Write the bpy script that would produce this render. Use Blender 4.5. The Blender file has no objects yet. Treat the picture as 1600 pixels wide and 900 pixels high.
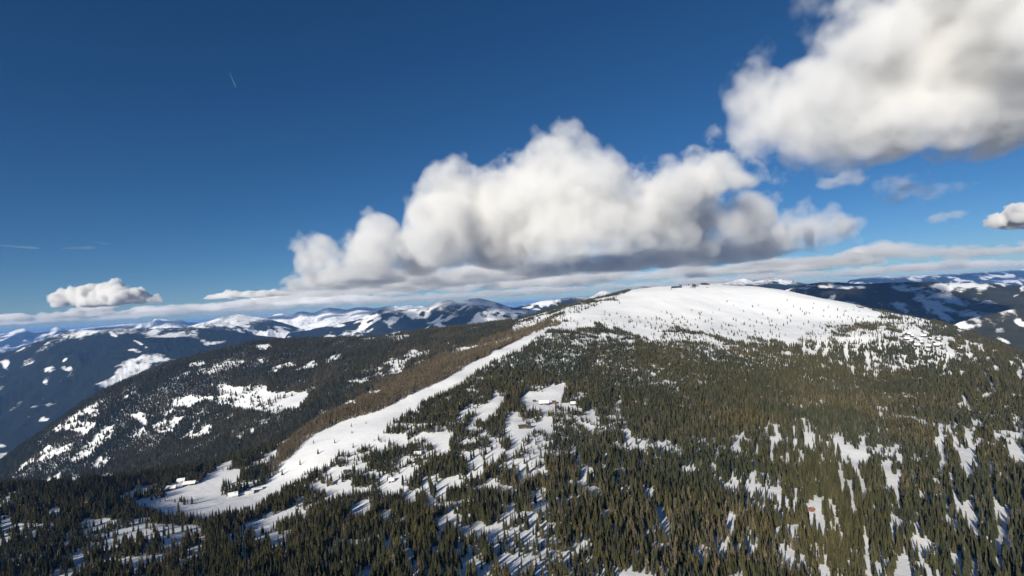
import bpy, math, random
import numpy as np
from mathutils import Matrix, Vector

scene = bpy.context.scene
COL = scene.collection
rng = np.random.default_rng(11)
random.seed(11)

# ------------------------------------------------------------------ camera
CAM = np.array([0.0, 0.0, 1900.0])
FPX = 800.0                                   # focal length in pixels of the 1600-wide frame
PITCH, ROLL = math.radians(1.86), math.radians(-3.3)
cam_data = bpy.data.cameras.new('camera')
cam_data.sensor_width = 36.0
cam_data.lens = 36.0 * FPX / 1600.0
cam_data.clip_start = 1.0
cam_data.clip_end = 400000.0
cam = bpy.data.objects.new('camera', cam_data)
COL.objects.link(cam)
Mrot = Matrix.Rotation(math.pi / 2 + PITCH, 4, 'X') @ Matrix.Rotation(ROLL, 4, 'Z')
cam.matrix_world = Matrix.Translation(Vector(CAM)) @ Mrot
scene.camera = cam
R3 = np.array(Mrot.to_3x3())
RIGHT, UP, FWD = R3[:, 0], R3[:, 1], -R3[:, 2]


def P(px, py, t):
    """World point seen at pixel (px, py) of the 1600x900 frame at depth t."""
    px, py, t = (np.asarray(a, float)[..., None] for a in (px, py, t))
    return CAM + t * (FWD + RIGHT * (px - 800) / FPX - UP * (py - 450) / FPX)


def proj(p):
    d = np.asarray(p, float) - CAM
    t = np.maximum(d @ FWD, 1e-3)
    return 800 + FPX * (d @ RIGHT) / t, 450 - FPX * (d @ UP) / t, d @ FWD


# ------------------------------------------------------------------ light
ldir = P(1300, 812, 1000.0) - CAM             # the sun stands behind the camera: light travels this way
ldir = ldir / np.linalg.norm(ldir)
SUN_EL = math.asin(-ldir[2])
SUN_AZ = math.atan2(-ldir[0], -ldir[1])       # clockwise from +Y
world = bpy.data.worlds.new('World')
scene.world = world
world.use_nodes = True
wn, wl = world.node_tree.nodes, world.node_tree.links
wn.clear()
sky = wn.new('ShaderNodeTexSky')
sky.sky_type = 'NISHITA'
sky.sun_disc = False
sky.sun_elevation = SUN_EL
sky.sun_rotation = SUN_AZ
sky.altitude = 3500.0
sky.air_density = 1.1
sky.dust_density = 0.0
sky.ozone_density = 5.0
hs = wn.new('ShaderNodeHueSaturation')        # the whole sky, a little deeper in colour
hs.inputs['Saturation'].default_value = 1.15
bg = wn.new('ShaderNodeBackground')
bg.inputs['Strength'].default_value = 0.05
wo = wn.new('ShaderNodeOutputWorld')
wl.new(sky.outputs[0], hs.inputs['Color'])
wl.new(hs.outputs[0], bg.inputs[0])
wl.new(bg.outputs[0], wo.inputs[0])

sun_data = bpy.data.lights.new('sun', 'SUN')
sun_data.energy = 5.0
sun_data.angle = math.radians(0.5)
sun_data.color = (1.0, 0.93, 0.80)
sun = bpy.data.objects.new('sun', sun_data)
COL.objects.link(sun)
sun.rotation_euler = Vector(ldir).to_track_quat('-Z', 'Y').to_euler()
sun.location = tuple(CAM - ldir * 3000)

scene.view_settings.view_transform = 'Standard'
scene.view_settings.look = 'None'
scene.view_settings.exposure = 0.40
scene.view_settings.gamma = 1.0
scene.view_settings.use_curve_mapping = False
HAZE = 1.8e-5
cy = scene.cycles
cy.max_bounces = 10
cy.diffuse_bounces = 3
cy.glossy_bounces = 1
cy.transmission_bounces = 2
cy.transparent_max_bounces = 8
cy.volume_bounces = 6
cy.volume_step_rate = 2.5
cy.use_denoising = True
cy.use_adaptive_sampling = True
cy.adaptive_threshold = 0.03
cy.caustics_reflective = False
cy.caustics_refractive = False

# ------------------------------------------------------------------ helpers
def tag(o, label=None, cat=None, group=None, kind=None):
    if label: o['label'] = label
    if cat: o['category'] = cat
    if group: o['group'] = group
    if kind: o['kind'] = kind
    return o


def mesh_np(name, V, F, smooth=False):
    """V (n,3), F (m,3) or (m,4) integer array or a list of tuples."""
    me = bpy.data.meshes.new(name)
    if isinstance(F, np.ndarray):
        k = F.shape[1]
        me.vertices.add(len(V))
        me.vertices.foreach_set('co', np.ascontiguousarray(V, dtype=np.float32).ravel())
        me.loops.add(F.size)
        me.loops.foreach_set('vertex_index', np.ascontiguousarray(F, dtype=np.int32).ravel())
        me.polygons.add(len(F))
        me.polygons.foreach_set('loop_start', np.arange(0, F.size, k, dtype=np.int32))
        me.polygons.foreach_set('use_smooth', np.full(len(F), smooth))
        me.update(calc_edges=True)
        me.validate()
    else:
        me.from_pydata([tuple(v) for v in V], [], F)
        me.update()
    return me


def link(name, me, mat=None, parent=None):
    o = bpy.data.objects.new(name, me)
    if mat is not None and me is not None and not me.materials:
        me.materials.append(mat)
    COL.objects.link(o)
    if parent is not None:
        o.parent = parent
    return o


def empty(name, loc=(0, 0, 0), rz=0.0, scale=None):
    o = bpy.data.objects.new(name, None)
    o.location = loc
    o.rotation_euler = (0, 0, rz)
    if scale is not None: o.scale = scale
    o.empty_display_size = 1.0
    COL.objects.link(o)
    return o


def set_attr(me, name, arr, typ='FLOAT', dom='POINT'):
    a = me.attributes.new(name, typ, dom)
    a.data.foreach_set('vector' if typ == 'FLOAT_VECTOR' else 'value', np.ascontiguousarray(arr).ravel())


_perm = np.random.default_rng(5).permutation(512)
_perm = np.concatenate([_perm, _perm, _perm])
_gr = np.random.default_rng(6).uniform(-1, 1, 512)


def vnoise(x, y):
    xi, yi = np.floor(x).astype(int), np.floor(y).astype(int)
    fx, fy = x - xi, y - yi
    u, v = fx * fx * fx * (fx * (fx * 6 - 15) + 10), fy * fy * fy * (fy * (fy * 6 - 15) + 10)
    def h(a, b): return _gr[_perm[(_perm[a & 511] + b) & 511]]
    n00, n10, n01, n11 = h(xi, yi), h(xi + 1, yi), h(xi, yi + 1), h(xi + 1, yi + 1)
    return (n00 * (1 - u) + n10 * u) * (1 - v) + (n01 * (1 - u) + n11 * u) * v


def fbm(x, y, oct=4, gain=0.5, ridge=False):
    s, a, tot = 0.0, 1.0, 0.0
    c, sn = math.cos(0.6), math.sin(0.6)
    for i in range(oct):
        n = vnoise(x + 17.3 * i, y - 9.1 * i)
        if ridge: n = 1 - 2 * np.abs(n)
        s = s + a * n
        tot += a
        a *= gain
        x, y = (x * c - y * sn) * 2.03, (x * sn + y * c) * 2.03
    return s / tot


def inside(poly, x, y):
    r = np.zeros(np.shape(x), bool)
    n = len(poly)
    for i in range(n):
        x1, y1 = poly[i]
        x2, y2 = poly[(i + 1) % n]
        if y1 == y2: continue
        c = ((y1 > y) != (y2 > y)) & (x < (x2 - x1) * (y - y1) / (y2 - y1) + x1)
        r ^= c
    return r


def smooth01(x):
    x = np.clip(x, 0, 1)
    return x * x * (3 - 2 * x)


# ------------------------------------------------------------------ materials
def new_mat(name):
    m = bpy.data.materials.new(name)
    m.use_nodes = True
    nt = m.node_tree
    b = nt.nodes['Principled BSDF']
    b.inputs['Specular IOR Level'].default_value = 0.2
    return m, nt, b


def ramp(nt, fac, stops):
    r = nt.nodes.new('ShaderNodeValToRGB')
    e = r.color_ramp.elements
    while len(e) < len(stops): e.new(0.5)
    for k, (p, c) in enumerate(stops):
        e[k].position = p
        e[k].color = (*c, 1) if len(c) == 3 else c
    nt.links.new(fac, r.inputs[0])
    return r.outputs[0]


def noise_node(nt, scale, detail=4, rough=0.55, coord='Object', vec=None):
    n = nt.nodes.new('ShaderNodeTexNoise')
    n.inputs['Scale'].default_value = scale
    n.inputs['Detail'].default_value = detail
    n.inputs['Roughness'].default_value = rough
    if vec is None:
        tc = nt.nodes.new('ShaderNodeTexCoord')
        vec = tc.outputs[coord]
    nt.links.new(vec, n.inputs['Vector'])
    return n.outputs['Fac']


def snow_mat():
    m, nt, b = new_mat('snow')
    f = noise_node(nt, 0.004, 6, 0.6)
    c = ramp(nt, f, [(0.3, (0.74, 0.755, 0.78)), (0.7, (0.84, 0.845, 0.85))])
    nt.links.new(c, b.inputs['Base Color'])
    b.inputs['Roughness'].default_value = 0.75
    f2 = noise_node(nt, 0.03, 5, 0.6)
    bp = nt.nodes.new('ShaderNodeBump')
    bp.inputs['Strength'].default_value = 0.5
    bp.inputs['Distance'].default_value = 4.0
    nt.links.new(f2, bp.inputs['Height'])
    nt.links.new(bp.outputs[0], b.inputs['Normal'])
    return m


def leaf_mat(name, dark, light, accent, rough=0.85):
    """Needles: colour differs from tree to tree and a little inside a crown."""
    m, nt, b = new_mat(name)
    oi = nt.nodes.new('ShaderNodeObjectInfo')
    c1 = ramp(nt, oi.outputs['Random'], [(0.0, dark), (0.55, light), (0.86, light), (1.0, accent)])
    f = noise_node(nt, 0.9, 3, 0.6)
    mix = nt.nodes.new('ShaderNodeMix')
    mix.data_type = 'RGBA'
    mix.blend_type = 'MULTIPLY'
    mix.inputs[0].default_value = 1.0
    c2 = ramp(nt, f, [(0.25, (0.55, 0.55, 0.55)), (0.75, (1.35, 1.35, 1.3))])
    nt.links.new(c1, mix.inputs[6])
    nt.links.new(c2, mix.inputs[7])
    ti = nt.nodes.new('ShaderNodeAttribute')          # stands of different age and kind
    ti.attribute_type = 'INSTANCER'
    ti.attribute_name = 'tree_tint'
    c3 = ramp(nt, ti.outputs['Fac'], [(0.15, (0.74, 0.86, 0.92)), (0.5, (0.98, 1.0, 1.0)), (0.86, (1.14, 1.10, 0.98)), (1.0, (1.45, 1.38, 1.28))])
    mx = nt.nodes.new('ShaderNodeMix')
    mx.data_type = 'RGBA'
    mx.blend_type = 'MULTIPLY'
    mx.inputs[0].default_value = 1.0
    nt.links.new(mix.outputs[2], mx.inputs[6])
    nt.links.new(c3, mx.inputs[7])
    nt.links.new(mx.outputs[2], b.inputs['Base Color'])
    b.inputs['Roughness'].default_value = rough
    b.inputs['Specular IOR Level'].default_value = 0.1
    return m


def plain_mat(name, lo, hi, scale, rough=0.8):
    m, nt, b = new_mat(name)
    f = noise_node(nt, scale, 5, 0.6)
    nt.links.new(ramp(nt, f, [(0.3, lo), (0.7, hi)]), b.inputs['Base Color'])
    b.inputs['Roughness'].default_value = rough
    return m


def range_mat(name, forest_lo, forest_hi):
    """Far slopes: closed forest with snow where the 'snow' attribute says so."""
    m, nt, b = new_mat(name)
    at = nt.nodes.new('ShaderNodeAttribute')
    at.attribute_name = 'snow'
    f = noise_node(nt, 0.012, 6, 0.7)
    fo = ramp(nt, f, [(0.3, forest_lo), (0.7, forest_hi)])
    # ragged edges of the clearings
    f2 = noise_node(nt, 0.018, 8, 0.8)
    ad = nt.nodes.new('ShaderNodeMath')
    ad.operation = 'MULTIPLY_ADD'
    nt.links.new(f2, ad.inputs[0])
    ad.inputs[1].default_value = 2.4
    nt.links.new(at.outputs['Fac'], ad.inputs[2])
    sc = nt.nodes.new('ShaderNodeMath')
    sc.operation = 'MULTIPLY'
    nt.links.new(ad.outputs[0], sc.inputs[0])
    sc.inputs[1].default_value = 0.28
    mk = ramp(nt, sc.outputs[0], [(0.365, (0, 0, 0)), (0.52, (1, 1, 1))])
    mix = nt.nodes.new('ShaderNodeMix')
    mix.data_type = 'RGBA'
    nt.links.new(mk, mix.inputs[0])
    nt.links.new(fo, mix.inputs[6])
    mix.inputs[7].default_value = (0.80, 0.81, 0.83, 1)
    nt.links.new(mix.outputs[2], b.inputs['Base Color'])
    b.inputs['Roughness'].default_value = 0.9
    b.inputs['Specular IOR Level'].default_value = 0.05
    f3 = noise_node(nt, 0.03, 4, 0.7)
    bp = nt.nodes.new('ShaderNodeBump')
    bp.inputs['Strength'].default_value = 0.7
    bp.inputs['Distance'].default_value = 12.0
    nt.links.new(f3, bp.inputs['Height'])
    nt.links.new(bp.outputs[0], b.inputs['Normal'])
    return m


M_SNOW = snow_mat()
M_SPRUCE = leaf_mat('spruce_needles', (0.030, 0.032, 0.016), (0.060, 0.057, 0.027), (0.086, 0.071, 0.038))
M_LARCH = leaf_mat('larch_twigs', (0.100, 0.084, 0.055), (0.145, 0.120, 0.078), (0.17, 0.137, 0.088))
M_BARK = plain_mat('bark', (0.05, 0.035, 0.025), (0.09, 0.065, 0.045), 2.0)
M_RANGE = range_mat('far_forest', (0.008, 0.011, 0.010), (0.019, 0.022, 0.016))  # base colours darkened to include the canopy's self-shading, which the smooth slopes lack
M_RANGE2 = range_mat('hill_forest', (0.022, 0.024, 0.016), (0.048, 0.046, 0.030))
M_TIMBER = plain_mat('dark_timber', (0.042, 0.033, 0.026), (0.080, 0.062, 0.048), 1.5)
M_PLASTER = plain_mat('plaster', (0.45, 0.43, 0.38), (0.6, 0.58, 0.52), 0.6)
M_REDTIMBER = plain_mat('orange_timber', (0.19, 0.085, 0.05), (0.27, 0.13, 0.08), 1.2)
M_ROOFSNOW = plain_mat('roof_snow', (0.74, 0.76, 0.79), (0.82, 0.83, 0.84), 0.5)
M_METAL = plain_mat('grey_steel', (0.20, 0.21, 0.22), (0.30, 0.31, 0.32), 1.0, 0.5)
M_GLASS = plain_mat('window_glass', (0.02, 0.025, 0.03), (0.03, 0.035, 0.04), 1.0, 0.1)

# ------------------------------------------------------------------ near terrain
CP = [  # pixel, pixel, depth of points on the ground
    (-200, 900, 720), (0, 900, 650), (200, 900, 600), (400, 900, 570), (800, 900, 520), (1200, 900, 530), (1600, 900, 540), (1800, 900, 560),
    (-200, 830, 900), (0, 820, 850), (200, 820, 820), (400, 830, 780), (600, 800, 770), (800, 800, 690), (1000, 800, 690), (1200, 800, 700), (1600, 800, 720),
    (560, 700, 1120), (800, 700, 980), (1000, 700, 980), (1200, 700, 980), (1400, 700, 1000), (1600, 700, 1000), (1800, 700, 1000),
    (720, 620, 1420), (900, 620, 1430), (1080, 620, 1400), (1300, 620, 1400), (1500, 620, 1400), (1600, 620, 1350), (1750, 620, 1350),
    (850, 560, 1750), (1000, 560, 1800), (1200, 560, 1800), (1400, 560, 1850), (1550, 565, 1800),
    (900, 520, 2050), (1050, 520, 2150), (1200, 525, 2150), (1350, 515, 2200), (1450, 525, 2150),
    (1060, 449, 3000), (1110, 448, 3020), (1150, 449, 3000), (1200, 453, 2960), (1000, 458, 2900), (950, 471, 2750), (915, 484, 2550), (1260, 464, 2880),
    (1320, 478, 2700), (1400, 492, 2550), (1470, 510, 2400), (1540, 535, 2150), (1600, 555, 2000), (1700, 590, 1900),
    (1100, 485, 2600), (1200, 490, 2600), (1000, 492, 2480), (1300, 498, 2500),
    # behind the summit and the right shoulder
    (1080, 500, 4500), (950, 500, 4000), (1250, 540, 4300), (1400, 580, 4000), (1500, 600, 3400), (1600, 650, 3200), (1750, 680, 3000),
    # piste crest
    (300, 785, 1000), (420, 750, 1080), (500, 703, 1160), (600, 652, 1300), (700, 600, 1520), (800, 545, 1820), (860, 518, 2020),
    (250, 770, 1040), (340, 750, 1090),
    # larch strip just past the crest
    (450, 690, 1330), (520, 655, 1420), (600, 620, 1550), (700, 575, 1750), (800, 532, 2050),
    # near ridge, lower left
    (0, 775, 1000), (120, 772, 1000), (210, 768, 1050), (-200, 790, 1000),
    # gully behind these
    (380, 745, 1700), (480, 690, 1850), (200, 800, 1700), (0, 830, 1700), (-200, 850, 1700), (600, 625, 1950),
    # slope beyond, facing us
    (300, 690, 2400), (150, 740, 2400), (450, 640, 2350), (600, 590, 2500), (700, 558, 2500), (800, 522, 2550),
    (200, 680, 2700), (400, 610, 2800), (550, 572, 2900), (650, 550, 2900), (60, 700, 2850),
    # its skyline
    (-150, 820, 2700), (0, 735, 2800), (60, 690, 2900), (130, 640, 3000), (200, 608, 3100), (300, 568, 3300), (400, 539, 3500), (440, 535, 3600), (500, 532, 3700),
    (620, 524, 3800), (700, 515, 3600), (780, 505, 3300), (850, 490, 3000), (895, 478, 2850),
    # and what drops away behind it
    (300, 630, 5000), (500, 590, 5200), (100, 740, 4600), (700, 575, 5000), (-100, 850, 4200), (850, 545, 4600),
]
CPW = [(-3000, -900, 1480), (0, -900, 1560), (3000, -900, 1420), (5200, 0, 1300), (5200, 3000, 1000), (-5200, 0, 1250), (-5200, 3000, 850),
       (0, 6200, 1100), (5200, 6200, 850), (-5200, 6200, 750), (2500, 6200, 950), (-2500, 6200, 900), (-1800, 300, 1500), (1800, 200, 1500)]
cpts = np.array([P(*c) for c in CP] + [np.array(c, float) for c in CPW])
S = 1000.0
cx, cyy, cz = cpts[:, 0] / S, cpts[:, 1] / S, cpts[:, 2]


def tps(r2): return 0.5 * r2 * np.log(r2 + 1e-9)


n = len(cpts)
A = np.zeros((n + 3, n + 3))
A[:n, :n] = tps((cx[:, None] - cx) ** 2 + (cyy[:, None] - cyy) ** 2) + np.eye(n) * 0.002
A[:n, n], A[:n, n + 1], A[:n, n + 2] = 1, cx, cyy
A[n:, :n] = A[:n, n:].T
W = np.linalg.solve(A, np.concatenate([cz, [0, 0, 0]]))
GX0, GX1, GY0, GY1, GS = -5200.0, 5200.0, -900.0, 6200.0, 18.0
gx, gy = np.arange(GX0, GX1 + 1, GS), np.arange(GY0, GY1 + 1, GS)
XX, YY = np.meshgrid(gx, gy)
Z = np.full(XX.shape, W[n])
Z = Z + W[n + 1] * XX / S + W[n + 2] * YY / S
for i in range(n):
    Z += W[i] * tps((XX / S - cx[i]) ** 2 + (YY / S - cyy[i]) ** 2)
ppx, ppy, ptt = proj(np.stack([XX, YY, Z], -1))
calm = np.exp(-(((XX - 1100) / 900) ** 2 + ((YY - 2900) / 900) ** 2))
Z += (1 - 0.35 * calm) * (16 * fbm(XX / 420, YY / 420, 3) + 5 * fbm(XX / 110 + 40, YY / 110, 3) + 1.2 * fbm(XX / 35, YY / 35 + 9, 2))
edge = np.minimum.reduce([(XX - GX0), (GX1 - XX), (GY1 - YY)]) / 900.0
Z -= 700 * (1 - smooth01(edge))


def height(x, y):
    u = np.clip((np.asarray(x) - GX0) / GS, 0, len(gx) - 1.001)
    v = np.clip((np.asarray(y) - GY0) / GS, 0, len(gy) - 1.001)
    i, j = u.astype(int), v.astype(int)
    a, b = u - i, v - j
    return (Z[j, i] * (1 - a) + Z[j, i + 1] * a) * (1 - b) + (Z[j + 1, i] * (1 - a) + Z[j + 1, i + 1] * a) * b


def ground(px, py, t0=350.0, t1=6000.0):
    t = np.linspace(t0, t1, 3000)
    p = P(np.full_like(t, px), np.full_like(t, py), t)
    d = p[:, 2] - height(p[:, 0], p[:, 1])
    k = np.argmax(d < 0)
    if d[k] >= 0: return None
    return p[k]


ny, nx = XX.shape
idx = np.arange(nx * ny).reshape(ny, nx)
F = np.stack([idx[:-1, :-1], idx[:-1, 1:], idx[1:, 1:], idx[1:, :-1]], -1).reshape(-1, 4)
tag(link('mountain_terrain', mesh_np('mountain_terrain', np.stack([XX, YY, Z], -1).reshape(-1, 3), F, True), M_SNOW), kind='structure')

# valley sheet reaching the horizon
ra = np.concatenate([np.linspace(0, 8000, 20), np.geomspace(9000, 120000, 40)])
aa = np.linspace(0, 2 * np.pi, 181)
RA, AA = np.meshgrid(ra, aa)
VX, VY = RA * np.sin(AA), RA * np.cos(AA)
VZ = 520 + 60 * fbm(VX / 4000, VY / 4000, 4) * smooth01((RA - 2000) / 4000)
idx = np.arange(RA.size).reshape(RA.shape)
F = np.stack([idx[:-1, :-1], idx[:-1, 1:], idx[1:, 1:], idx[1:, :-1]], -1).reshape(-1, 4)
me = mesh_np('valley_ground', np.stack([VX, VY, VZ], -1).reshape(-1, 3), F, True)
set_attr(me, 'snow', (fbm(VX / 900, VY / 900, 4) * 1.1 - 0.05).astype(np.float32))
tag(link('valley_ground', me, M_RANGE), kind='structure')


# ------------------------------------------------------------------ far ranges
def build_range(name, sky_pts, wf, wb, spur, treeline, patch, ellipses=(), mat=None, base=560.0, seed=0, rows=90, top_power=1.3, step=1.3, pscale=1.0, jag=0.05):
    """A mountain range: its crest line is given by pixels and depth; it falls to the valley in front over wf metres
    and behind over wb metres, cut by spurs and gullies."""
    sp = np.array(sky_pts, float)
    px = np.arange(sp[0, 0], sp[-1, 0] + step, step)
    py = np.interp(px, sp[:, 0], sp[:, 1])
    k = np.ones(5) / 5
    py = np.convolve(np.pad(py, 2, mode='edge'), k, 'valid')
    t = np.interp(px, sp[:, 0], sp[:, 2])
    crest = P(px, py, t)
    dirh = crest[:, :2] - CAM[:2]
    dist = np.linalg.norm(dirh, axis=1)
    dirh = dirh / dist[:, None]
    ends = np.minimum(np.arange(len(px)), np.arange(len(px))[::-1]) / (0.06 * len(px))
    endf = smooth01(ends)
    s = np.concatenate([-np.linspace(1, 0, int(rows * 0.7)) ** 1.2 * wf, np.linspace(0, 1, int(rows * 0.3) + 1)[1:] * wb])
    SS = np.broadcast_to(s, (len(px), len(s)))
    X = crest[:, 0:1] + dirh[:, 0:1] * SS
    Y = crest[:, 1:2] + dirh[:, 1:2] * SS
    q = np.where(SS < 0, -SS / wf, SS / wb)
    H = (crest[:, 2:3] - base)
    off = smooth01(q / 0.25)
    sc = spur * 3.2
    prof = (1 - q) ** top_power
    zz = base + H * prof * (0.25 + 0.75 * endf[:, None])
    rg = fbm(X / sc + seed * 7.7, Y / sc - seed * 3.1, 5, 0.5, True)
    zz = zz + off * (1 - q) ** 0.5 * rg * spur * 0.55
    zz = zz + (1 - off) * fbm(X / (spur * 0.7) + seed, Y / (spur * 0.7), 5, 0.6) * spur * jag
    zz = zz - 60 * smooth01((q - 0.9) / 0.1)
    V = np.stack([X, Y, zz], -1)
    vpx, vpy, _ = proj(V.reshape(-1, 3))
    vpx, vpy = vpx.reshape(X.shape), vpy.reshape(X.shape)
    sn = np.clip((zz - treeline) / 130.0, -1.5, 1.2) * 0.5
    ps = pscale * 1000.0
    pt = fbm(X / (0.55 * ps) + 3 * seed, Y / (0.55 * ps), 3) + 0.65 * fbm(X / (0.16 * ps), Y / (0.16 * ps) + seed, 3)
    sn = np.maximum(sn + 0.5 * pt * np.exp(-np.abs(sn)), (pt - patch) * 2.2 + 0.15)
    for (ex, ey, ea, eb, rot) in ellipses:
        c, r = math.cos(math.radians(rot)), math.sin(math.radians(rot))
        dx, dy = vpx - ex, vpy - ey
        u, v = (dx * c + dy * r) / ea, (-dx * r + dy * c) / eb
        u = u + 1.1 * fbm(X / (0.3 * ps) + ex, Y / (0.3 * ps), 3)
        v = v + 1.1 * fbm(X / (0.3 * ps), Y / (0.3 * ps) + ex, 3)
        sn = np.maximum(sn, 0.95 - (u * u + v * v) * 0.8 + 0.3 * pt)
    sn = np.clip(sn, -0.6, 0.95)
    idx = np.arange(X.size).reshape(X.shape)
    F = np.stack([idx[:-1, :-1], idx[1:, :-1], idx[1:, 1:], idx[:-1, 1:]], -1).reshape(-1, 4)
    me = mesh_np(name, V.reshape(-1, 3), F, True)
    set_attr(me, 'snow', sn.astype(np.float32))
    return tag(link(name, me, mat or M_RANGE), kind='structure')


build_range('wooded_mountain', [(-260, 600, 8000), (-100, 575, 8200), (0, 553, 8500), (30, 546, 8500), (60, 533, 8600), (85, 524, 8700), (110, 517, 8800), (150, 516, 8800), (185, 513, 8900),
            (240, 514, 9000), (300, 512, 9200), (350, 516, 9300), (400, 524, 9300), (470, 532, 9200), (540, 545, 9000), (640, 570, 9000)],
            4700, 2500, 420, 1815, 0.46, [(105, 563, 7, 3, 0), (78, 578, 10, 4, -15), (100, 577, 10, 4, 5), (72, 597, 5, 4, 0), (210, 548, 10, 2.5, 8), (205, 566, 12, 2.5, 8),
             (275, 577, 13, 1.5, 5), (245, 588, 8, 2, 8), (235, 597, 9, 2, -10), (5, 570, 9, 7, 50), (70, 655, 9, 4, -5), (10, 696, 16, 4, -5), (5, 712, 12, 4, -25),
             (180, 525, 12, 3, 30), (215, 535, 12, 2, 28)], seed=1, base=520)
build_range('snowy_mountain', [(240, 525, 12500), (290, 511, 12600), (320, 503, 12700), (345, 496, 12800), (370, 491, 12900), (395, 494, 13000), (415, 497, 13000), (440, 503, 13000), (480, 518, 12800), (540, 540, 12500)],
            4200, 3000, 600, 1760, 0.25, [(365, 503, 26, 8, 0), (345, 508, 10, 8, 0)], seed=2)
build_range('snowy_mountain', [(420, 525, 11500), (470, 517, 11500), (520, 509, 11500), (560, 499, 11800), (580, 490, 12000), (600, 483, 12000), (640, 484, 12000), (665, 479, 12000), (685, 471, 12000), (703, 468, 12000),
            (716, 474, 12000), (735, 467.5, 12000), (748, 465.5, 12000), (770, 471, 12000), (800, 480, 12000), (850, 485, 11800), (900, 489, 11500), (960, 492, 11300)],
            4600, 3000, 560, 1850, 0.30, [(575, 495, 18, 8, 0), (615, 500, 14, 5, 0), (690, 500, 20, 4, -10), (750, 473, 32, 5, 3), (770, 486, 14, 6, 0), (690, 475, 22, 5, -20), (745, 513, 3, 5, 0)], seed=3)
build_range('snowy_mountain', [(210, 515, 20000), (225, 504, 20000), (240, 499, 20000), (265, 500, 20000), (282, 502, 20000), (300, 508, 20000), (350, 505, 20000), (390, 497, 20000), (415, 497, 20000), (440, 490, 20000), (455, 493, 20000), (470, 486, 20000), (490, 489, 20000), (505, 482, 20000), (520, 480, 20000), (540, 484, 20000), (560, 480, 20000), (580, 483, 20000), (610, 480, 20000), (640, 477, 20000), (660, 479, 20000), (720, 484, 20000), (780, 490, 20000)],
            6000, 4000, 900, 1350, 0.0, [(470, 500, 40, 6, 0)], seed=4, pscale=1.8, jag=0.12)
build_range('snowy_mountain', [(770, 490, 15000), (810, 479, 15000), (850, 470, 15000), (880, 466, 15000), (920, 464, 15000), (960, 464, 15000), (1010, 466, 15000), (1100, 470, 15000)],
            5000, 3000, 500, 1900, 0.25, [(840, 473, 22, 4, -10)], seed=5)
build_range('snowy_mountain', [(900, 472, 14500), (925, 463, 14500), (938, 455, 14500), (947, 454, 14500), (965, 460, 14500), (983, 455, 14500), (1005, 447, 14500), (1020, 450, 14500), (1035, 452, 14500), (1060, 460, 14500)],
            5000, 3000, 500, 1750, 0.3, [], seed=6)
build_range('snowy_mountain', [(1080, 452, 14000), (1110, 443, 14000), (1135, 442, 14000), (1150, 438, 14000), (1165, 435, 14000), (1178, 441, 14000), (1190, 438, 14000), (1205, 434, 14000), (1220, 435, 14000),
            (1245, 441, 14000), (1280, 447, 14000), (1330, 455, 14000)], 5000, 3000, 500, 2020, 0.7, [(1215, 440, 30, 3.2, 6)], seed=7)
build_range('wooded_mountain', [(1180, 466, 7200), (1220, 455, 7200), (1250, 446, 7200), (1285, 440, 7300), (1310, 441, 7300), (1350, 444, 7300), (1390, 442, 7300), (1430, 440, 7300), (1465, 441, 7200), (1500, 443, 7200),
            (1540, 442, 7000), (1600, 447, 7000), (1680, 450, 7000), (1800, 460, 7000)],
            3900, 2500, 300, 1960, 0.30, [(1287, 449, 9, 3, 0), (1320, 449, 22, 3, 0), (1345, 448, 12, 3, 0), (1405, 449, 16, 2.5, -3), (1435, 451, 12, 2.5, 0), (1495, 446, 18, 4, -12), (1515, 443, 9, 4, 0), (1530, 451, 16, 4, -10),
             (1405, 476, 20, 7, 8), (1300, 467, 7, 4, -20), (1465, 490, 18, 8, 10), (1452, 481, 5, 7, 0), (1515, 490, 17, 5, -5), (1530, 494, 18, 3, -5), (1587, 461, 8, 2, 0), (1597, 454, 4, 4, 0)],
            mat=M_RANGE2, seed=8, base=900, top_power=1.0)
build_range('wooded_hill', [(1360, 570, 4300), (1420, 540, 4300), (1460, 520, 4300), (1500, 503, 4300), (1540, 492, 4300), (1580, 484, 4300), (1620, 478, 4300), (1700, 470, 4300), (1850, 465, 4300)],
            1500, 1500, 170, 2100, 0.60, [(1597, 506, 12, 4, 20), (1560, 528, 14, 3, 20), (1590, 503, 5, 3, 0)], mat=M_RANGE2, seed=9, base=900, pscale=0.7)
build_range('blue_ridge', [(1300, 440, 28000), (1340, 436, 28000), (1365, 432, 28000), (1400, 431, 28000), (1440, 430, 28000), (1470, 429, 28000), (1500, 428, 28000), (1530, 425, 28000), (1560, 424, 28000), (1600, 421, 28000), (1680, 418, 28000), (1800, 416, 28000)],
            9000, 5000, 700, 2090, 0.20, [], seed=10, pscale=1.3, jag=0.09)
build_range('blue_ridge', [(-260, 536, 26000), (-100, 530, 26000), (-40, 526, 26000), (0, 522, 26000), (20, 518, 26000), (38, 513, 26000), (50, 519, 26000), (75, 518, 26000), (88, 510, 26000), (105, 516, 26000), (140, 512, 26000), (160, 510, 26000),
            (200, 506, 26000), (230, 503, 26000), (250, 500, 26000), (290, 503, 26000), (340, 506, 26000), (420, 508, 26000)],
            8000, 5000, 900, 1850, 0.25, [], seed=11, pscale=2.0)

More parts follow.
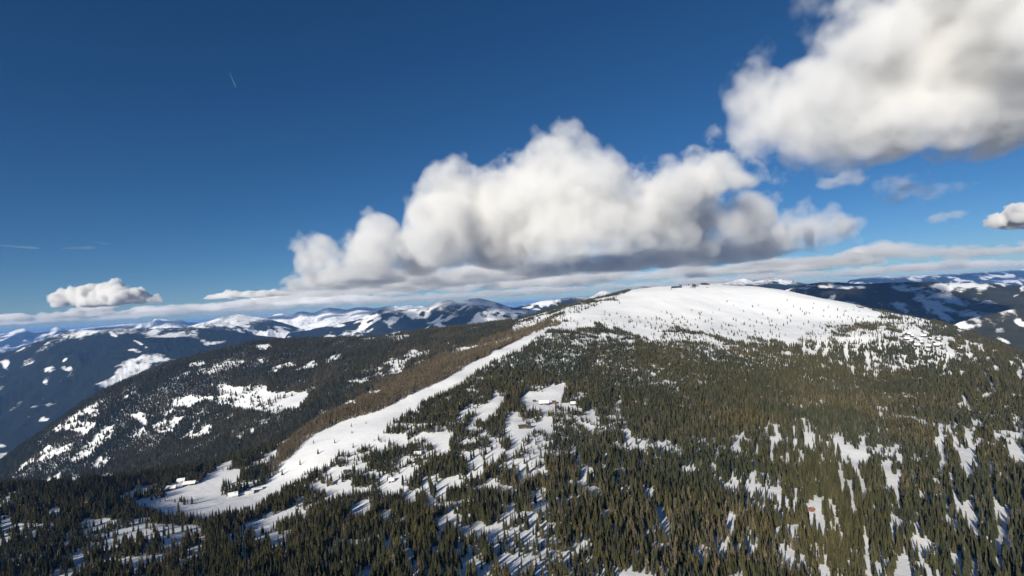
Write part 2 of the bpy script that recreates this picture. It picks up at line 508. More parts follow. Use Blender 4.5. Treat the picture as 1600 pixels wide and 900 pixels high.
# ------------------------------------------------------------------ trees: shapes
def spruce_crown(seed, h=20.0, r0=2.6, layers=11, pts=11, base=1.6):
    r = np.random.default_rng(seed)
    V, F = [], []
    for i in range(layers):
        f = i / (layers - 1)
        zr = base + (h - base) * f * 0.93
        rad = r0 * (1 - f) ** 0.85 * r.uniform(0.82, 1.12) + 0.18
        hh = (h - base) / layers * (2.1 if i < layers - 1 else 1.2)
        ox, oy = r.normal(0, 0.1, 2)
        a0 = r.uniform(0, 6.28)
        top = len(V)
        V.append((ox, oy, min(zr + hh, h)))
        ring = []
        for k in range(pts * 2):
            a = a0 + math.pi * k / pts + r.normal(0, 0.08)
            out = k % 2 == 0
            q = rad * (r.uniform(0.85, 1.2) if out else r.uniform(0.42, 0.62))
            ring.append(len(V))
            V.append((ox + q * math.cos(a), oy + q * math.sin(a), zr - (r.uniform(0.2, 0.8) if out else -0.25) * (1 - 0.6 * f)))
        for k in range(len(ring)):
            F.append((top, ring[k], ring[(k + 1) % len(ring)]))
    return V, F


def larch_crown(seed, h=19.0, r0=2.3, tiers=26):
    """A leafless larch: many thin drooping sprays of twigs round the stem."""
    r = np.random.default_rng(seed)
    V, F = [], []
    for i in range(tiers):
        f = (i + r.uniform(0, 1)) / tiers
        z = 2.5 + (h - 2.5) * f
        rad = (r0 * (1 - f) ** 0.75 + 0.25) * r.uniform(0.7, 1.15)
        for k in range(5):
            a = r.uniform(0, 6.28)
            ca, sa = math.cos(a), math.sin(a)
            w = r.uniform(0.28, 0.5)
            dz = r.uniform(-0.1, 0.9)
            b = len(V)
            V += [(0.05 * ca, 0.05 * sa, z), (rad * 0.55 * ca - w * sa, rad * 0.55 * sa + w * ca, z - 0.2 + dz * 0.3),
                  (rad * ca, rad * sa, z + dz), (rad * 0.55 * ca + w * sa, rad * 0.55 * sa - w * ca, z - 0.3 + dz * 0.3), (rad * 0.6 * ca, rad * 0.6 * sa, z - 1.1)]
            F += [(b, b + 1, b + 2), (b, b + 2, b + 3), (b, b + 4, b + 2)]
    b = len(V)
    for k in range(4):
        a = k * math.pi / 2
        V.append((0.22 * math.cos(a), 0.22 * math.sin(a), 2.0))
    V.append((0, 0, h))
    for k in range(4): F.append((b + k, b + (k + 1) % 4, b + 4))
    return V, F


def trunk_mesh(name, h, r):
    V, F = [], []
    nseg = 6
    zs = [-1.5, 0.0, 2.5, h * 0.5]
    rs = [r * 1.3, r * 1.25, r, r * 0.5]
    for z, q in zip(zs, rs):
        for k in range(nseg):
            a = 2 * math.pi * k / nseg
            V.append((q * math.cos(a), q * math.sin(a), z))
    for j in range(3):
        for k in range(nseg):
            a, b = j * nseg + k, j * nseg + (k + 1) % nseg
            F.append((a, b, b + nseg, a + nseg))
    me = mesh_np(name, V, F)
    me.materials.append(M_BARK)
    return me


def crown_mesh(name, vf, mat):
    me = mesh_np(name, *vf)
    me.materials.append(mat)
    return me


SPRUCE = [crown_mesh('spruce_crown', spruce_crown(k, r0=[2.5, 2.9, 2.2, 3.1][k]), M_SPRUCE) for k in range(4)]
LARCH = [crown_mesh('larch_crown', larch_crown(20 + k, r0=[2.3, 2.6, 2.0][k]), M_LARCH) for k in range(3)]
SPRUCE_TRUNK = trunk_mesh('spruce_trunk', 20.0, 0.28)
LARCH_TRUNK = trunk_mesh('larch_trunk', 19.0, 0.25)

# ------------------------------------------------------------------ trees: where the forest stands
def Z4(pts, ox, oy, k): return [(ox + x / k, oy + y / k) for x, y in pts]


c5 = lambda p: Z4(p, 0, 640, 3.461)
c6 = lambda p: Z4(p, 400, 640, 3.461)
c2 = lambda p: Z4(p, 400, 420, 4.0)
c3 = lambda p: Z4(p, 800, 420, 4.0)
c4 = lambda p: Z4(p, 1200, 400, 4.0)
c7 = lambda p: Z4(p, 800, 600, 4.0)
c8 = lambda p: Z4(p, 1140, 640, 3.461)
d3 = lambda p: Z4(p, 700, 580, 6.154)
d2 = lambda p: Z4(p, 480, 660, 6.154)
d6 = lambda p: Z4(p, 1300, 700, 5.327)
d7 = lambda p: Z4(p, 1000, 700, 5.327)

PISTE = [(261, 773), (258, 765), (280, 750), (305, 757), (330, 740), (345, 727), (362, 720), (362, 726), (341, 738), (378, 732), (373, 744), (352, 752), (344, 765), (344, 776), (355, 782), (373, 772), (390, 764), (412, 760), (420, 748),
         (429, 741), (437, 730), (455, 713), (475, 693), (495, 677), (530, 662), (568, 651), (595, 643), (620, 629), (650, 614), (675, 603), (695, 593), (715, 583), (735, 569), (757, 559), (800, 537), (832, 520), (875, 505), (905, 494),
         (925, 500), (895, 508), (862, 514), (837, 527), (815, 545), (800, 549), (775, 562), (750, 574), (732, 587), (715, 602), (687, 614), (655, 629), (652, 640), (628, 646), (602, 668), (588, 685), (562, 698), (530, 709), (510, 724), (487, 732),
         (455, 753), (433, 764), (410, 784), (384, 795), (326, 807), (289, 802), (261, 799), (208, 789), (225, 781), (262, 784), (290, 790), (300, 782), (262, 778)]
SUMMIT = [(862, 512), (900, 497), (915, 486), (960, 470), (1000, 440), (1300, 440), (1340, 474), (1385, 488), (1370, 502), (1340, 508), (1300, 514), (1265, 516), (1250, 530), (1200, 536), (1150, 530), (1120, 522),
          (1080, 517), (1020, 520), (990, 518), (960, 512), (925, 511), (895, 513)]
CLEAR = [PISTE, SUMMIT,
         d3([(690, 270), (750, 210), (900, 200), (990, 130), (1040, 140), (1110, 110), (1125, 160), (1110, 240), (1110, 310), (1240, 310), (1250, 350), (1190, 390), (1080, 330), (1030, 330), (1020, 380), (900, 380), (870, 350), (760, 350)]),
         d3([(420, 250), (470, 230), (560, 250), (505, 300), (490, 350), (400, 420), (360, 490), (300, 460), (170, 550), (210, 500), (290, 430), (270, 380), (370, 320)]),
         d3([(550, 480), (580, 420), (680, 400), (700, 450), (760, 520), (850, 500), (900, 460), (1000, 450), (1010, 600), (950, 600), (900, 560), (780, 570), (700, 640), (640, 760), (590, 880), (560, 860), (600, 740), (650, 620), (560, 590)]),
         d3([(1220, 460), (1270, 440), (1380, 420), (1440, 480), (1490, 540), (1600, 520), (1600, 560), (1500, 600), (1380, 610), (1290, 520), (1220, 490)]),
         d3([(1540, 500), (1600, 440), (1600, 540), (1550, 550)]),
         c7([(640, 120), (690, 110), (680, 180), (720, 250), (730, 310), (600, 250), (640, 170)]),
         c7([(1350, 340), (1500, 340), (1510, 362), (1422, 372), (1412, 470), (1400, 560), (1420, 630), (1428, 570), (1442, 570), (1446, 630), (1500, 640), (1508, 570), (1532, 570), (1538, 650), (1600, 655), (1640, 640), (1640, 680), (1590, 712), (1500, 690), (1380, 668), (1345, 640), (1375, 560), (1390, 470), (1382, 380)]),
         d7([(910, 440), (940, 440), (935, 560), (940, 700), (1000, 800), (960, 900), (860, 900), (860, 780), (890, 640), (905, 560)]),
         d7([(135, 540), (175, 485), (225, 560), (240, 640), (285, 680), (270, 730), (230, 720), (160, 650)]), d7([(295, 660), (325, 580), (325, 650)]),
         d7([(1190, 620), (1220, 620), (1260, 720), (1290, 620), (1330, 700), (1330, 800), (1230, 840), (1160, 820), (1200, 780)]),
         d7([(1370, 530), (1430, 480), (1460, 510), (1430, 550)]), d7([(610, 780), (655, 690), (650, 760)]), d7([(690, 600), (810, 560), (790, 660), (740, 700)]), d7([(620, 860), (700, 800), (710, 880), (640, 900)]),
         d7([(1450, 150), (1470, 160), (1485, 340), (1465, 390), (1450, 300)]),
         c8([(0, 150), (130, 155), (130, 175), (0, 180)]), c8([(200, 150), (320, 170), (310, 200), (230, 180)]), c8([(590, 210), (660, 180), (680, 245), (760, 250), (760, 270), (640, 270)]),
         c8([(795, 0), (830, 0), (825, 90), (800, 240), (790, 235), (808, 100)]), c8([(320, 0), (332, 0), (325, 100), (312, 90)]),
         c8([(1520, 20), (1592, 60), (1592, 160), (1540, 110)]), c8([(1490, 90), (1592, 160), (1592, 180), (1500, 150)]),
         d6([(530, 620), (545, 550), (580, 590), (620, 560), (630, 490), (650, 550), (700, 550), (735, 490), (740, 570), (860, 580), (1010, 590), (1040, 540), (1160, 550), (1310, 580), (1310, 605), (1130, 610), (1000, 640), (880, 640), (720, 620), (690, 660), (700, 710), (830, 780), (1030, 860), (1160, 870),
              (1150, 890), (1000, 895), (830, 830), (690, 740), (660, 660), (550, 690)]),
         d6([(1110, 620), (1125, 640), (1100, 760), (1070, 840), (1040, 840), (1080, 740)]), d6([(455, 260), (495, 250), (475, 400), (455, 460)]), d6([(480, 0), (510, 0), (510, 120), (485, 165)]),
         d6([(890, 0), (915, 0), (905, 90), (890, 80)]), d6([(905, 150), (930, 155), (915, 280), (885, 310)]), d6([(1150, 210), (1180, 220), (1172, 520), (1158, 520)]),
         d6([(1310, 290), (1340, 200), (1375, 310), (1340, 440), (1315, 430)]), d6([(1020, 500), (1050, 420), (1075, 440), (1050, 550), (1020, 590)]), d6([(1430, 500), (1450, 420), (1500, 500), (1490, 610), (1430, 600)]),
         d6([(1545, 240), (1575, 240), (1600, 420), (1598, 500), (1560, 470)]), d6([(1460, 820), (1500, 780), (1500, 890), (1450, 890)]), d6([(1160, 740), (1230, 680), (1240, 740)]), d6([(780, 440), (810, 400), (800, 450)]),
         d6([(60, 0), (150, 20), (140, 90), (70, 60)]), d6([(230, 0), (250, 0), (250, 70), (225, 60)]), d6([(155, 85), (300, 80), (305, 180), (260, 130), (170, 110)]),
         c4([(810, 490), (880, 480), (1010, 510), (1080, 540), (1130, 570), (1090, 620), (1020, 630), (940, 610), (890, 560), (820, 530)]), c4([(1160, 620), (1220, 640), (1215, 660), (1160, 640)]), c4([(1040, 700), (1090, 630), (1110, 640), (1070, 720)]),
         c4([(1340, 840), (1370, 840), (1360, 890), (1345, 890)]), c4([(1410, 790), (1450, 840), (1440, 850)]), c4([(650, 680), (700, 660), (700, 740), (660, 790)]),
         d2([(690, 640), (760, 580), (830, 500), (905, 500), (915, 640), (860, 650), (800, 680), (720, 690)]), d2([(940, 690), (1030, 700), (1050, 760), (960, 770)]), d2([(1130, 650), (1180, 640), (1200, 840), (1150, 830)]),
         d2([(1260, 550), (1500, 560), (1500, 600), (1420, 610), (1320, 590)]), d2([(190, 430), (440, 430), (420, 480), (340, 480), (290, 540), (240, 500)]), d2([(0, 610), (120, 590), (300, 620), (410, 560), (430, 580), (380, 640), (300, 690), (100, 650)]),
         d2([(680, 120), (950, 110), (970, 150), (960, 220), (860, 210), (790, 170)]), d2([(1130, 130), (1340, 70), (1390, 170), (1350, 230), (1380, 290), (1260, 280), (1200, 220)]), d2([(420, 860), (520, 800), (590, 800), (580, 890), (430, 895)]),
         
         c5([(275, 550), (330, 545), (325, 565), (280, 562)]), c5([(1340, 620), (1440, 590), (1592, 540), (1592, 570), (1420, 640), (1400, 720), (1380, 680)]),
         # slope across the gully
         [(342, 597), (357, 605), (400, 603), (415, 600), (420, 615), (462, 612), (482, 617), (467, 635), (427, 644), (400, 642), (350, 632), (322, 625), (300, 632), (265, 636), (275, 625), (305, 617), (317, 620), (340, 622)],
         [(505, 564), (522, 553), (534, 555), (512, 568)], [(628, 559), (640, 548), (672, 548), (665, 555), (640, 562)], [(538, 597), (560, 592), (582, 589), (562, 600)], [(572, 617), (585, 611), (602, 609), (590, 616)], [(532, 633), (557, 624), (557, 633)],
         [(702, 552), (710, 545), (745, 541), (800, 526), (800, 532), (725, 551)], [(400, 540), (422, 535), (422, 543), (405, 546)], [(555, 530), (560, 524), (645, 523), (642, 528)], [(290, 574), (300, 568), (320, 564), (315, 570)],
         c5([(280, 110), (390, 40), (460, 70), (530, 80), (440, 135), (400, 122), (300, 115)]), c5([(575, 90), (630, 88), (585, 150), (525, 205), (500, 250), (375, 285), (440, 215), (520, 150)]), c5([(480, 320), (550, 265), (585, 265), (565, 315)]),
         c5([(225, 395), (320, 330), (335, 360), (270, 400)]), c5([(540, 352), (608, 338), (605, 370), (545, 370)]), c5([(375, 375), (440, 345), (420, 390), (395, 400)]), c5([(820, 90), (880, 60), (950, 75), (930, 120), (860, 130)]),
         c5([(1080, 100), (1150, 90), (1130, 140)]), c5([(1260, 155), (1310, 130), (1300, 150)]), c5([(1340, 110), (1380, 100), (1360, 130)]), c5([(1430, 250), (1500, 215), (1500, 235), (1440, 262)]), c5([(460, 0), (540, 10), (520, 35), (480, 30)]),
         c5([(0, 600), (60, 590), (40, 640), (0, 640)]), c5([(1390, 270), (1260, 340), (1340, 300)])]
# thinner forest: polygon, share of trees that stand there
THIN = [(c5([(390, 640), (480, 590), (540, 600), (620, 600), (640, 640), (560, 650), (440, 660)]), 0.30), (c5([(440, 770), (590, 750), (680, 700), (700, 740), (640, 800), (640, 880), (580, 890), (570, 800)]), 0.30), (c5([(780, 590), (900, 550), (950, 560), (860, 600), (850, 640), (760, 640)]), 0.34), (c5([(640, 210), (830, 50), (960, 70), (1100, 60), (1120, 150), (900, 190), (700, 260)]), 0.66), (c5([(180, 200), (400, 190), (640, 260), (620, 340), (380, 390), (20, 430), (60, 330)]), 0.72), (c5([(730, 30), (1050, 0), (1150, 100), (930, 60)]), 0.7),
        ([(580, 590), (592, 568), (612, 560), (640, 566), (625, 585)], 0.3), ([(200, 650), (250, 635), (330, 640), (300, 665), (230, 670)], 0.55), ([(400, 560), (480, 548), (500, 575), (420, 585)], 0.6),
        ([(480, 735), (560, 690), (620, 662), (690, 665), (790, 690), (900, 700), (900, 770), (850, 800), (700, 800), (560, 790)], 0.45), ([(690, 690), (880, 690), (930, 740), (900, 790), (760, 770)], 0.42),
        ([(90, 830), (240, 815), (330, 830), (300, 900), (150, 900)], 0.34), ([(330, 830), (460, 800), (470, 840), (400, 880)], 0.35), ([(430, 800), (560, 780), (640, 800), (640, 860), (450, 860)], 0.5),
        (c4([(0, 480), (280, 460), (420, 450), (640, 430), (800, 480), (900, 600), (780, 560), (450, 560), (250, 530), (0, 550)]), 0.26), (c4([(420, 450), (600, 420), (1000, 430), (1040, 440), (1000, 500), (800, 470), (640, 400), (760, 350), (1060, 410)]), 0.24), (c4([(640, 590), (900, 620), (1100, 650), (1000, 700), (660, 700)]), 0.5),
        ([(862, 510), (925, 510), (990, 518), (1060, 520), (1130, 525), (1200, 538), (1190, 548), (1100, 538), (1000, 538), (900, 532), (850, 530)], 0.36), ([(1280, 590), (1480, 590), (1500, 660), (1280, 680)], 0.72), ([(1500, 640), (1600, 600), (1600, 700)], 0.7),
        ([(1120, 830), (1260, 820), (1270, 900), (1100, 900)], 0.6), ([(800, 480), (920, 478), (900, 495), (860, 506), (800, 515)], 0.45), ([(830, 503), (880, 478), (940, 455), (1010, 438), (1010, 462), (960, 475), (905, 497), (860, 508)], 0.16)]


def visible(x, y, z, margin=14.0):
    """Not hidden behind a hill (the tops may show) and inside the view with some room to the sides."""
    p = np.stack([x, y, z + margin], -1)
    px, py, t = proj(p)
    ok = (t > 300) & (px > -130) & (px < 1730) & (py < 985)
    hid = np.zeros(len(x), bool)
    for f in np.linspace(0.12, 0.985, 46):
        q = CAM + (p - CAM) * f
        hid |= q[:, 2] < height(q[:, 0], q[:, 1]) - 2.0
    return ok & ~hid


def scatter_zone(sp, t0, t1, seed):
    r = np.random.default_rng(seed)
    X, Y = np.meshgrid(np.arange(-5000, 5000, sp), np.arange(200, 5400, sp))
    X, Y = X.ravel(), Y.ravel()
    w = np.abs(X) < Y * 1.12 + 160
    X, Y = X[w], Y[w]
    t = (np.stack([X, Y, np.full_like(X, 1600.0)], -1) - CAM) @ FWD
    w = (t >= t0) & (t < t1)
    X, Y = X[w], Y[w]
    X = X + r.uniform(-0.48, 0.48, len(X)) * sp
    Y = Y + r.uniform(-0.48, 0.48, len(Y)) * sp
    Zz = height(X, Y)
    w = visible(X, Y, Zz)
    return X[w], Y[w], Zz[w]


LARCH_STRIP = [(418, 735), (437, 702), (472, 673), (515, 646), (595, 605), (685, 558), (758, 534), (830, 505), (880, 494), (880, 506), (800, 541), (735, 572), (640, 622), (560, 655), (490, 682), (455, 716), (432, 745)]

DENSE = [(640, 645), (655, 628), (700, 612), (750, 580), (800, 555), (840, 532), (900, 540), (1000, 545), (1200, 552), (1330, 575), (1330, 600), (1240, 640), (1150, 680), (1060, 690), (980, 650), (890, 600), (800, 608), (740, 622), (700, 660), (650, 665)]


def forest(X, Y, Zz, seed):
    r = np.random.default_rng(seed)
    n = len(X)
    px, py, t = proj(np.stack([X, Y, Zz], -1))
    cover = fbm(X / 120 + 3, Y / 150, 4)                      # stands and gaps
    streak = fbm(np.arctan2(X, Y) / 0.0075 + 11, np.hypot(X, Y) / 130 - 4, 3)   # chutes running down the fall line
    fine = fbm(X / 15 + 90, Y / 19 - 14, 2)                   # small gaps everywhere
    dens = np.where((fine < np.where(px < 950, -0.12, -0.23)) & (t < 2050), 0.12, 0.92)
    rightw = smooth01((px - 950) / 250)
    dens *= np.where(streak < np.where(fbm(X / 260 + 8, Y / 260, 2) > 0.0, -0.15, -0.26), 1 - 0.98 * rightw, 1)
    dens *= np.where(cover < -0.40, 0.35, 1.0)
    midgap = fbm(X / 55 - 30, Y / 70 + 8, 3)
    dens *= np.where((midgap < -0.30) & (px < 1150) & (t < 1900), 0.06, 1.0)
    closed = inside(DENSE, px, py)
    dens = np.where(closed, np.where(fine < -0.27, 0.2, 0.95), dens)
    dens = np.where(inside(LARCH_STRIP, px, py), 0.98, dens)
    clump = np.where(t < 2000, fbm(X / 26 + 70, Y / 30, 2), fbm(X / 75 + 70, Y / 85, 3))
    for poly, sh in THIN:
        ins = inside(poly, px, py)
        thr = np.interp(sh, [0.1, 0.3, 0.5, 0.7, 0.9], [0.35, 0.17, 0.0, -0.18, -0.38])
        dens = np.where(ins, np.where(clump > thr, 0.88, 0.07), dens)
    hgt = np.interp(t, [500, 1600, 2100, 2500, 3000], [1.0, 0.95, 0.8, 0.65, 0.7])
    hgt = np.where((px < 800) & (t > 1900), 1.15, hgt)
    scl = hgt * np.clip(r.normal(0.74, 0.21, n), 0.28, 1.25) * (1 + 0.35 * fbm(X / 130 - 7, Y / 130 + 2, 2) + 0.12 * cover)
    jit = 1.0 * r.normal(0, 1, n) + np.where(t > 2000, 5.0, np.where(px > 1000, 1.6, 3.0)) * fbm(X / 38 + 5, Y / 38, 3)
    jity = np.where(t > 2000, 3.5, 3.0) * fbm(X / 34 + 55, Y / 46, 3)
    jity = jity + np.where((t > 1850) & (px > 860), 13 * fbm(X / 60 + 31, Y / 160, 3), 0)
    free = np.zeros(n, bool)
    for poly in CLEAR:
        xs, ys = [p[0] for p in poly], [p[1] for p in poly]
        w = np.where((px > min(xs) - 4) & (px < max(xs) + 4) & (py > min(ys) - 4) & (py < max(ys) + 40))[0]
        if len(w):
            for hh in (0, 6) if min(xs) > 1000 else (0, 5, 10):
                qx, qy, _ = proj(np.stack([X[w], Y[w], Zz[w] + hh * scl[w]], -1))
                free[w] |= inside(poly, qx + jit[w], qy + jity[w])
    stray = (t > 2200) & (px < 800) & (r.uniform(0, 1, n) < 0.16) & (clump > -0.05)
    stray |= (t < 2000) & (px > 900) & (r.uniform(0, 1, n) < 0.45) & (fine > 0.12)
    keep = (r.uniform(0, 1, n) < dens) & (~free | stray)
    # larches: a closed strip beside the piste, single ones elsewhere
    strip = inside(LARCH_STRIP, px, py)
    lz = fbm(X / 210 - 50, Y / 210 + 20, 3)
    plar = 0.06 + 0.34 * smooth01((lz - 0.05) / 0.4) * smooth01((px - 650) / 200)
    plar = np.where(strip, 0.96, plar)
    plar = np.where((t > 2000) & (px < 800) & ~strip, 0.12 + 0.5 * (lz > 0.28), plar)
    lar = r.uniform(0, 1, n) < plar
    return keep, lar, scl, t


near = scatter_zone(4.5, 330, 1500, 1)
midz = scatter_zone(5.2, 1500, 2300, 2)
farz = scatter_zone(7.2, 2300, 5200, 3)
TX, TY, TZ = (np.concatenate(a) for a in zip(near, midz, farz))
keep, lar, scl, tt = forest(TX, TY, TZ, 4)
scl = np.where(tt > 2300, scl * 1.05, scl)
TX, TY, TZ, lar, scl, tt = (a[keep] for a in (TX, TY, TZ, lar, scl, tt))
pass
rot = rng.uniform(0, 6.28, len(TX))
tint = np.clip(0.5 + 0.75 * fbm(TX / 170 + 12, TY / 170, 3) + rng.normal(0, 0.16, len(TX)), 0, 0.86)
sx, sy, _ = proj(np.stack([TX, TY, TZ], -1))
tint = np.where(lar & inside(LARCH_STRIP, sx, sy), 1.0, tint)     # the pale brown stand beside the piste
wid = rng.uniform(0.72, 1.32, len(TX)) * np.where(tt > 2300, 1.6, np.where(tt > 1500, 1.1, 1.0))


# single trees: the nearest ones in view are things of their own
def make_tree(name, crown, trunk, loc, s, w, rz, label, group, ti):
    o = empty(name, loc, rz, (s * w, s * w, s))
    link('trunk', trunk, parent=o)
    link('crown', crown, parent=o)['tree_tint'] = float(ti)
    return tag(o, label, name.split('_')[0], group)


tpx, tpy, _ = proj(np.stack([TX, TY, TZ + 10], -1))
inframe = (tpx > 3) & (tpx < 1597) & (tpy < 897)
order = np.argsort(tt + np.where(inframe, 0, 1e6))
single = np.zeros(len(TX), bool)
REG = [(0, 400, 'at the dark lower left corner of the view'), (400, 800, 'at the lower edge of the view, left of the middle'),
       (800, 1200, 'at the lower edge of the view, right of the middle'), (1200, 1601, 'at the sunlit lower right corner of the view')]
for is_lar, lim, kindname, crowns, trunk in ((False, 285, 'spruce_tree', SPRUCE, SPRUCE_TRUNK), (True, 120, 'larch_tree', LARCH, LARCH_TRUNK)):
    sel = [i for i in order if lar[i] == is_lar][:lim]
    for c, i in enumerate(sel):
        single[i] = True
        where = next(w for a, b, w in REG if a <= tpx[i] < b)
        if is_lar:
            lab = 'brown leafless larch standing among the nearest trees ' + where
            lab = lab.replace(' of the view', '')
        else:
            lab = 'dark green spruce in the nearest forest ' + where
            lab = lab.replace(' of the view', '')
        make_tree(kindname, crowns[c % len(crowns)], trunk, (TX[i], TY[i], TZ[i] - 0.3), scl[i], wid[i], rot[i], lab, ('larches' if is_lar else 'spruces') + ' ' + where, tint[i])


def scatter_object(name, sel, crown_objs, label, cat):
    """The rest of the forest as one mass: one point for each tree, the trees grown on it by geometry nodes."""
    V = np.stack([TX[sel], TY[sel], TZ[sel] - 0.3], -1)
    me = bpy.data.meshes.new(name)
    me.vertices.add(len(V))
    me.vertices.foreach_set('co', V.astype(np.float32).ravel())
    set_attr(me, 'tree_scale', np.stack([scl[sel] * wid[sel]] * 2 + [scl[sel]], -1).astype(np.float32), 'FLOAT_VECTOR')
    set_attr(me, 'tree_turn', np.stack([rng.normal(0, .02, len(V)), rng.normal(0, .02, len(V)), rot[sel]], -1).astype(np.float32), 'FLOAT_VECTOR')
    set_attr(me, 'tree_tint', tint[sel].astype(np.float32))
    set_attr(me, 'tree_kind', rng.integers(0, len(crown_objs), len(V)).astype(np.int32), 'INT')
    o = link(name, me)
    ng = bpy.data.node_groups.new(name, 'GeometryNodeTree')
    ng.interface.new_socket('Geometry', in_out='INPUT', socket_type='NodeSocketGeometry')
    ng.interface.new_socket('Geometry', in_out='OUTPUT', socket_type='NodeSocketGeometry')
    N, L = ng.nodes, ng.links
    gi, go = N.new('NodeGroupInput'), N.new('NodeGroupOutput')
    m2p = N.new('GeometryNodeMeshToPoints')
    L.new(gi.outputs[0], m2p.inputs[0])
    g2i = N.new('GeometryNodeJoinGeometry')
    for c in reversed(crown_objs):
        oi = N.new('GeometryNodeObjectInfo')
        oi.inputs['Object'].default_value = c
        oi.inputs['As Instance'].default_value = True
        oi.transform_space = 'ORIGINAL'
        L.new(oi.outputs['Geometry'], g2i.inputs[0])
    iop = N.new('GeometryNodeInstanceOnPoints')
    iop.inputs['Pick Instance'].default_value = True
    L.new(m2p.outputs[0], iop.inputs['Points'])
    L.new(g2i.outputs[0], iop.inputs['Instance'])
    def named(nm, typ):
        a = N.new('GeometryNodeInputNamedAttribute')
        a.data_type = typ
        a.inputs['Name'].default_value = nm
        return a.outputs[0]
    L.new(named('tree_kind', 'INT'), iop.inputs['Instance Index'])
    e2r = N.new('FunctionNodeEulerToRotation')
    L.new(named('tree_turn', 'FLOAT_VECTOR'), e2r.inputs[0])
    L.new(e2r.outputs[0], iop.inputs['Rotation'])
    L.new(named('tree_scale', 'FLOAT_VECTOR'), iop.inputs['Scale'])
    L.new(iop.outputs[0], go.inputs[0])
    md = o.modifiers.new('trees', 'NODES')
    md.node_group = ng
    return tag(o, label, cat, kind='stuff')


def crown_objects(meshes):
    out = []
    for me in meshes:
        out.append(next(o for o in COL.objects if o.data is me))
    return out


scatter_object('spruce_forest', ~single & ~lar, crown_objects(SPRUCE), 'dense dark spruce forest covering the mountain slopes', 'forest')
scatter_object('larch_forest', ~single & lar, crown_objects(LARCH), 'brown leafless larches mixed through the forest and lining the piste', 'forest')

# ------------------------------------------------------------------ lone trees in the open
def join_vf(parts):
    V, F, mi, off = [], [], [], 0
    for (v, f, m) in parts:
        V += [tuple(a) for a in v]
        F += [tuple(i + off for i in a) for a in f]
        mi += [m] * len(f)
        off += len(v)
    return V, F, mi


def lone_tree_mesh(seed, r0):
    tv = [(0.3 * math.cos(a) * q, 0.3 * math.sin(a) * q, z) for z, q in ((-1.5, 1.2), (3.0, 1.0)) for a in np.arange(6) * math.pi / 3]
    tf = [(k, (k + 1) % 6, 6 + (k + 1) % 6, 6 + k) for k in range(6)]
    cv, cf = spruce_crown(seed, r0=r0)
    V, F, mi = join_vf([(cv, cf, 0), (tv, tf, 1)])
    me = mesh_np('small_spruce', V, F)
    me.materials.append(M_SPRUCE)
    me.materials.append(M_BARK)
    me.polygons.foreach_set('material_index', mi)
    return me


SMALL = [lone_tree_mesh(50 + k, [3.4, 4.0, 4.6][k]) for k in range(3)]
tr = np.random.default_rng(99)
SUMMIT_SPOTS = [(1034, 488), (1081, 486), (1136, 472), (1146, 478), (1150, 502), (1146, 500), (1130, 505), (1134, 508), (1139, 509), (1144, 510), (1150, 511), (1155, 516), (1158, 507), (1162, 508), (1172, 511), (1181, 519), (1186, 521), (1192, 521), (1200, 499), (1202, 505),
                (1206, 503), (1207, 510), (1212, 513), (1217, 516), (1192, 492), (1112, 500), (1111, 515), (1115, 519), (1086, 508), (1090, 513), (1103, 517), (1072, 510), (1066, 497), (1070, 500), (1074, 504), (1050, 497), (1053, 502), (1063, 505), (1034, 501), (1037, 508), (1017, 509),
                (995, 505), (985, 503), (970, 496), (983, 497), (997, 497), (1000, 504), (1060, 512), (1047, 511), (1042, 490), (964, 491), (1049, 453), (1092, 490), (1114, 489), (1124, 485), (1162, 487), (1176, 480), (1185, 478), (1230, 470), (1215, 486), (1240, 480)]
tries = 0
while len(SUMMIT_SPOTS) < 270 and tries < 9000:
    tries += 1
    x = tr.uniform(880, 1450)
    lower = np.interp(x, [880, 960, 1080, 1200, 1260, 1340, 1450], [510, 512, 518, 534, 515, 510, 508])
    y = lower - tr.exponential(11.0 if x < 1230 else 15.0)
    if y < np.interp(x, [880, 950, 1080, 1230, 1350, 1450], [500, 486, 478, 468, 484, 498]): continue
    SUMMIT_SPOTS.append((x, y))
for k, (x, y) in enumerate(SUMMIT_SPOTS):
    g = ground(x, y, 1500)
    if g is None: continue
    o = link('small_spruce', SMALL[k % 3])
    o['tree_tint'] = 0.45
    s_ = tr.uniform(0.42, 0.80)
    o.location = (g[0], g[1], height(g[0], g[1]) - 0.2)
    o.rotation_euler = (0, 0, tr.uniform(0, 6.28))
    o.scale = (s_, s_, s_ * tr.uniform(0.95, 1.2))
    part = 'left' if x < 1090 else ('middle' if x < 1240 else 'right')
    tag(o, {'left': 'small spruce scattered over the left flank of the white summit snowfield', 'middle': 'small spruce scattered below the middle of the white summit snowfield',
            'right': 'small spruce scattered over the right shoulder of the white summit snowfield'}[part], 'spruce', 'small spruces on the %s of the summit snowfield' % part)
PISTE_TREES = [(549, 667, .52, 'grey-green small spruce near the upper edge of the piste, third from its top'), (572, 662, .34, 'tiny spruce near the upper edge of the piste, topmost on the snow'), (550, 677, .36, 'tiny spruce in the middle of the piste, just below another spruce'),
               (523, 693, .50, 'dark little spruce in the middle of the piste, beside faint ski tracks'), (490, 693, .44, 'small spruce by the shaded upper edge of the piste'), (497, 710, .62, 'dark spruce alone in the middle of the lower piste'),
               (469, 727, .62, 'lone dark spruce at the upper edge of the lower piste'), (441, 743, .66, 'lone spruce on the lower piste above the snowy sheds'), (300, 788, .72, 'dark spruce alone on the wide snow apron, long shadow beside it'),
               (279, 802, 1.0, 'tall pointed spruce at the lower rim of the snow apron'), (552, 700, .55, 'spruce on the lower rim of the piste beside a dark thicket'), (530, 713, .75, 'bushy spruce on the lower rim of the piste above huts')]
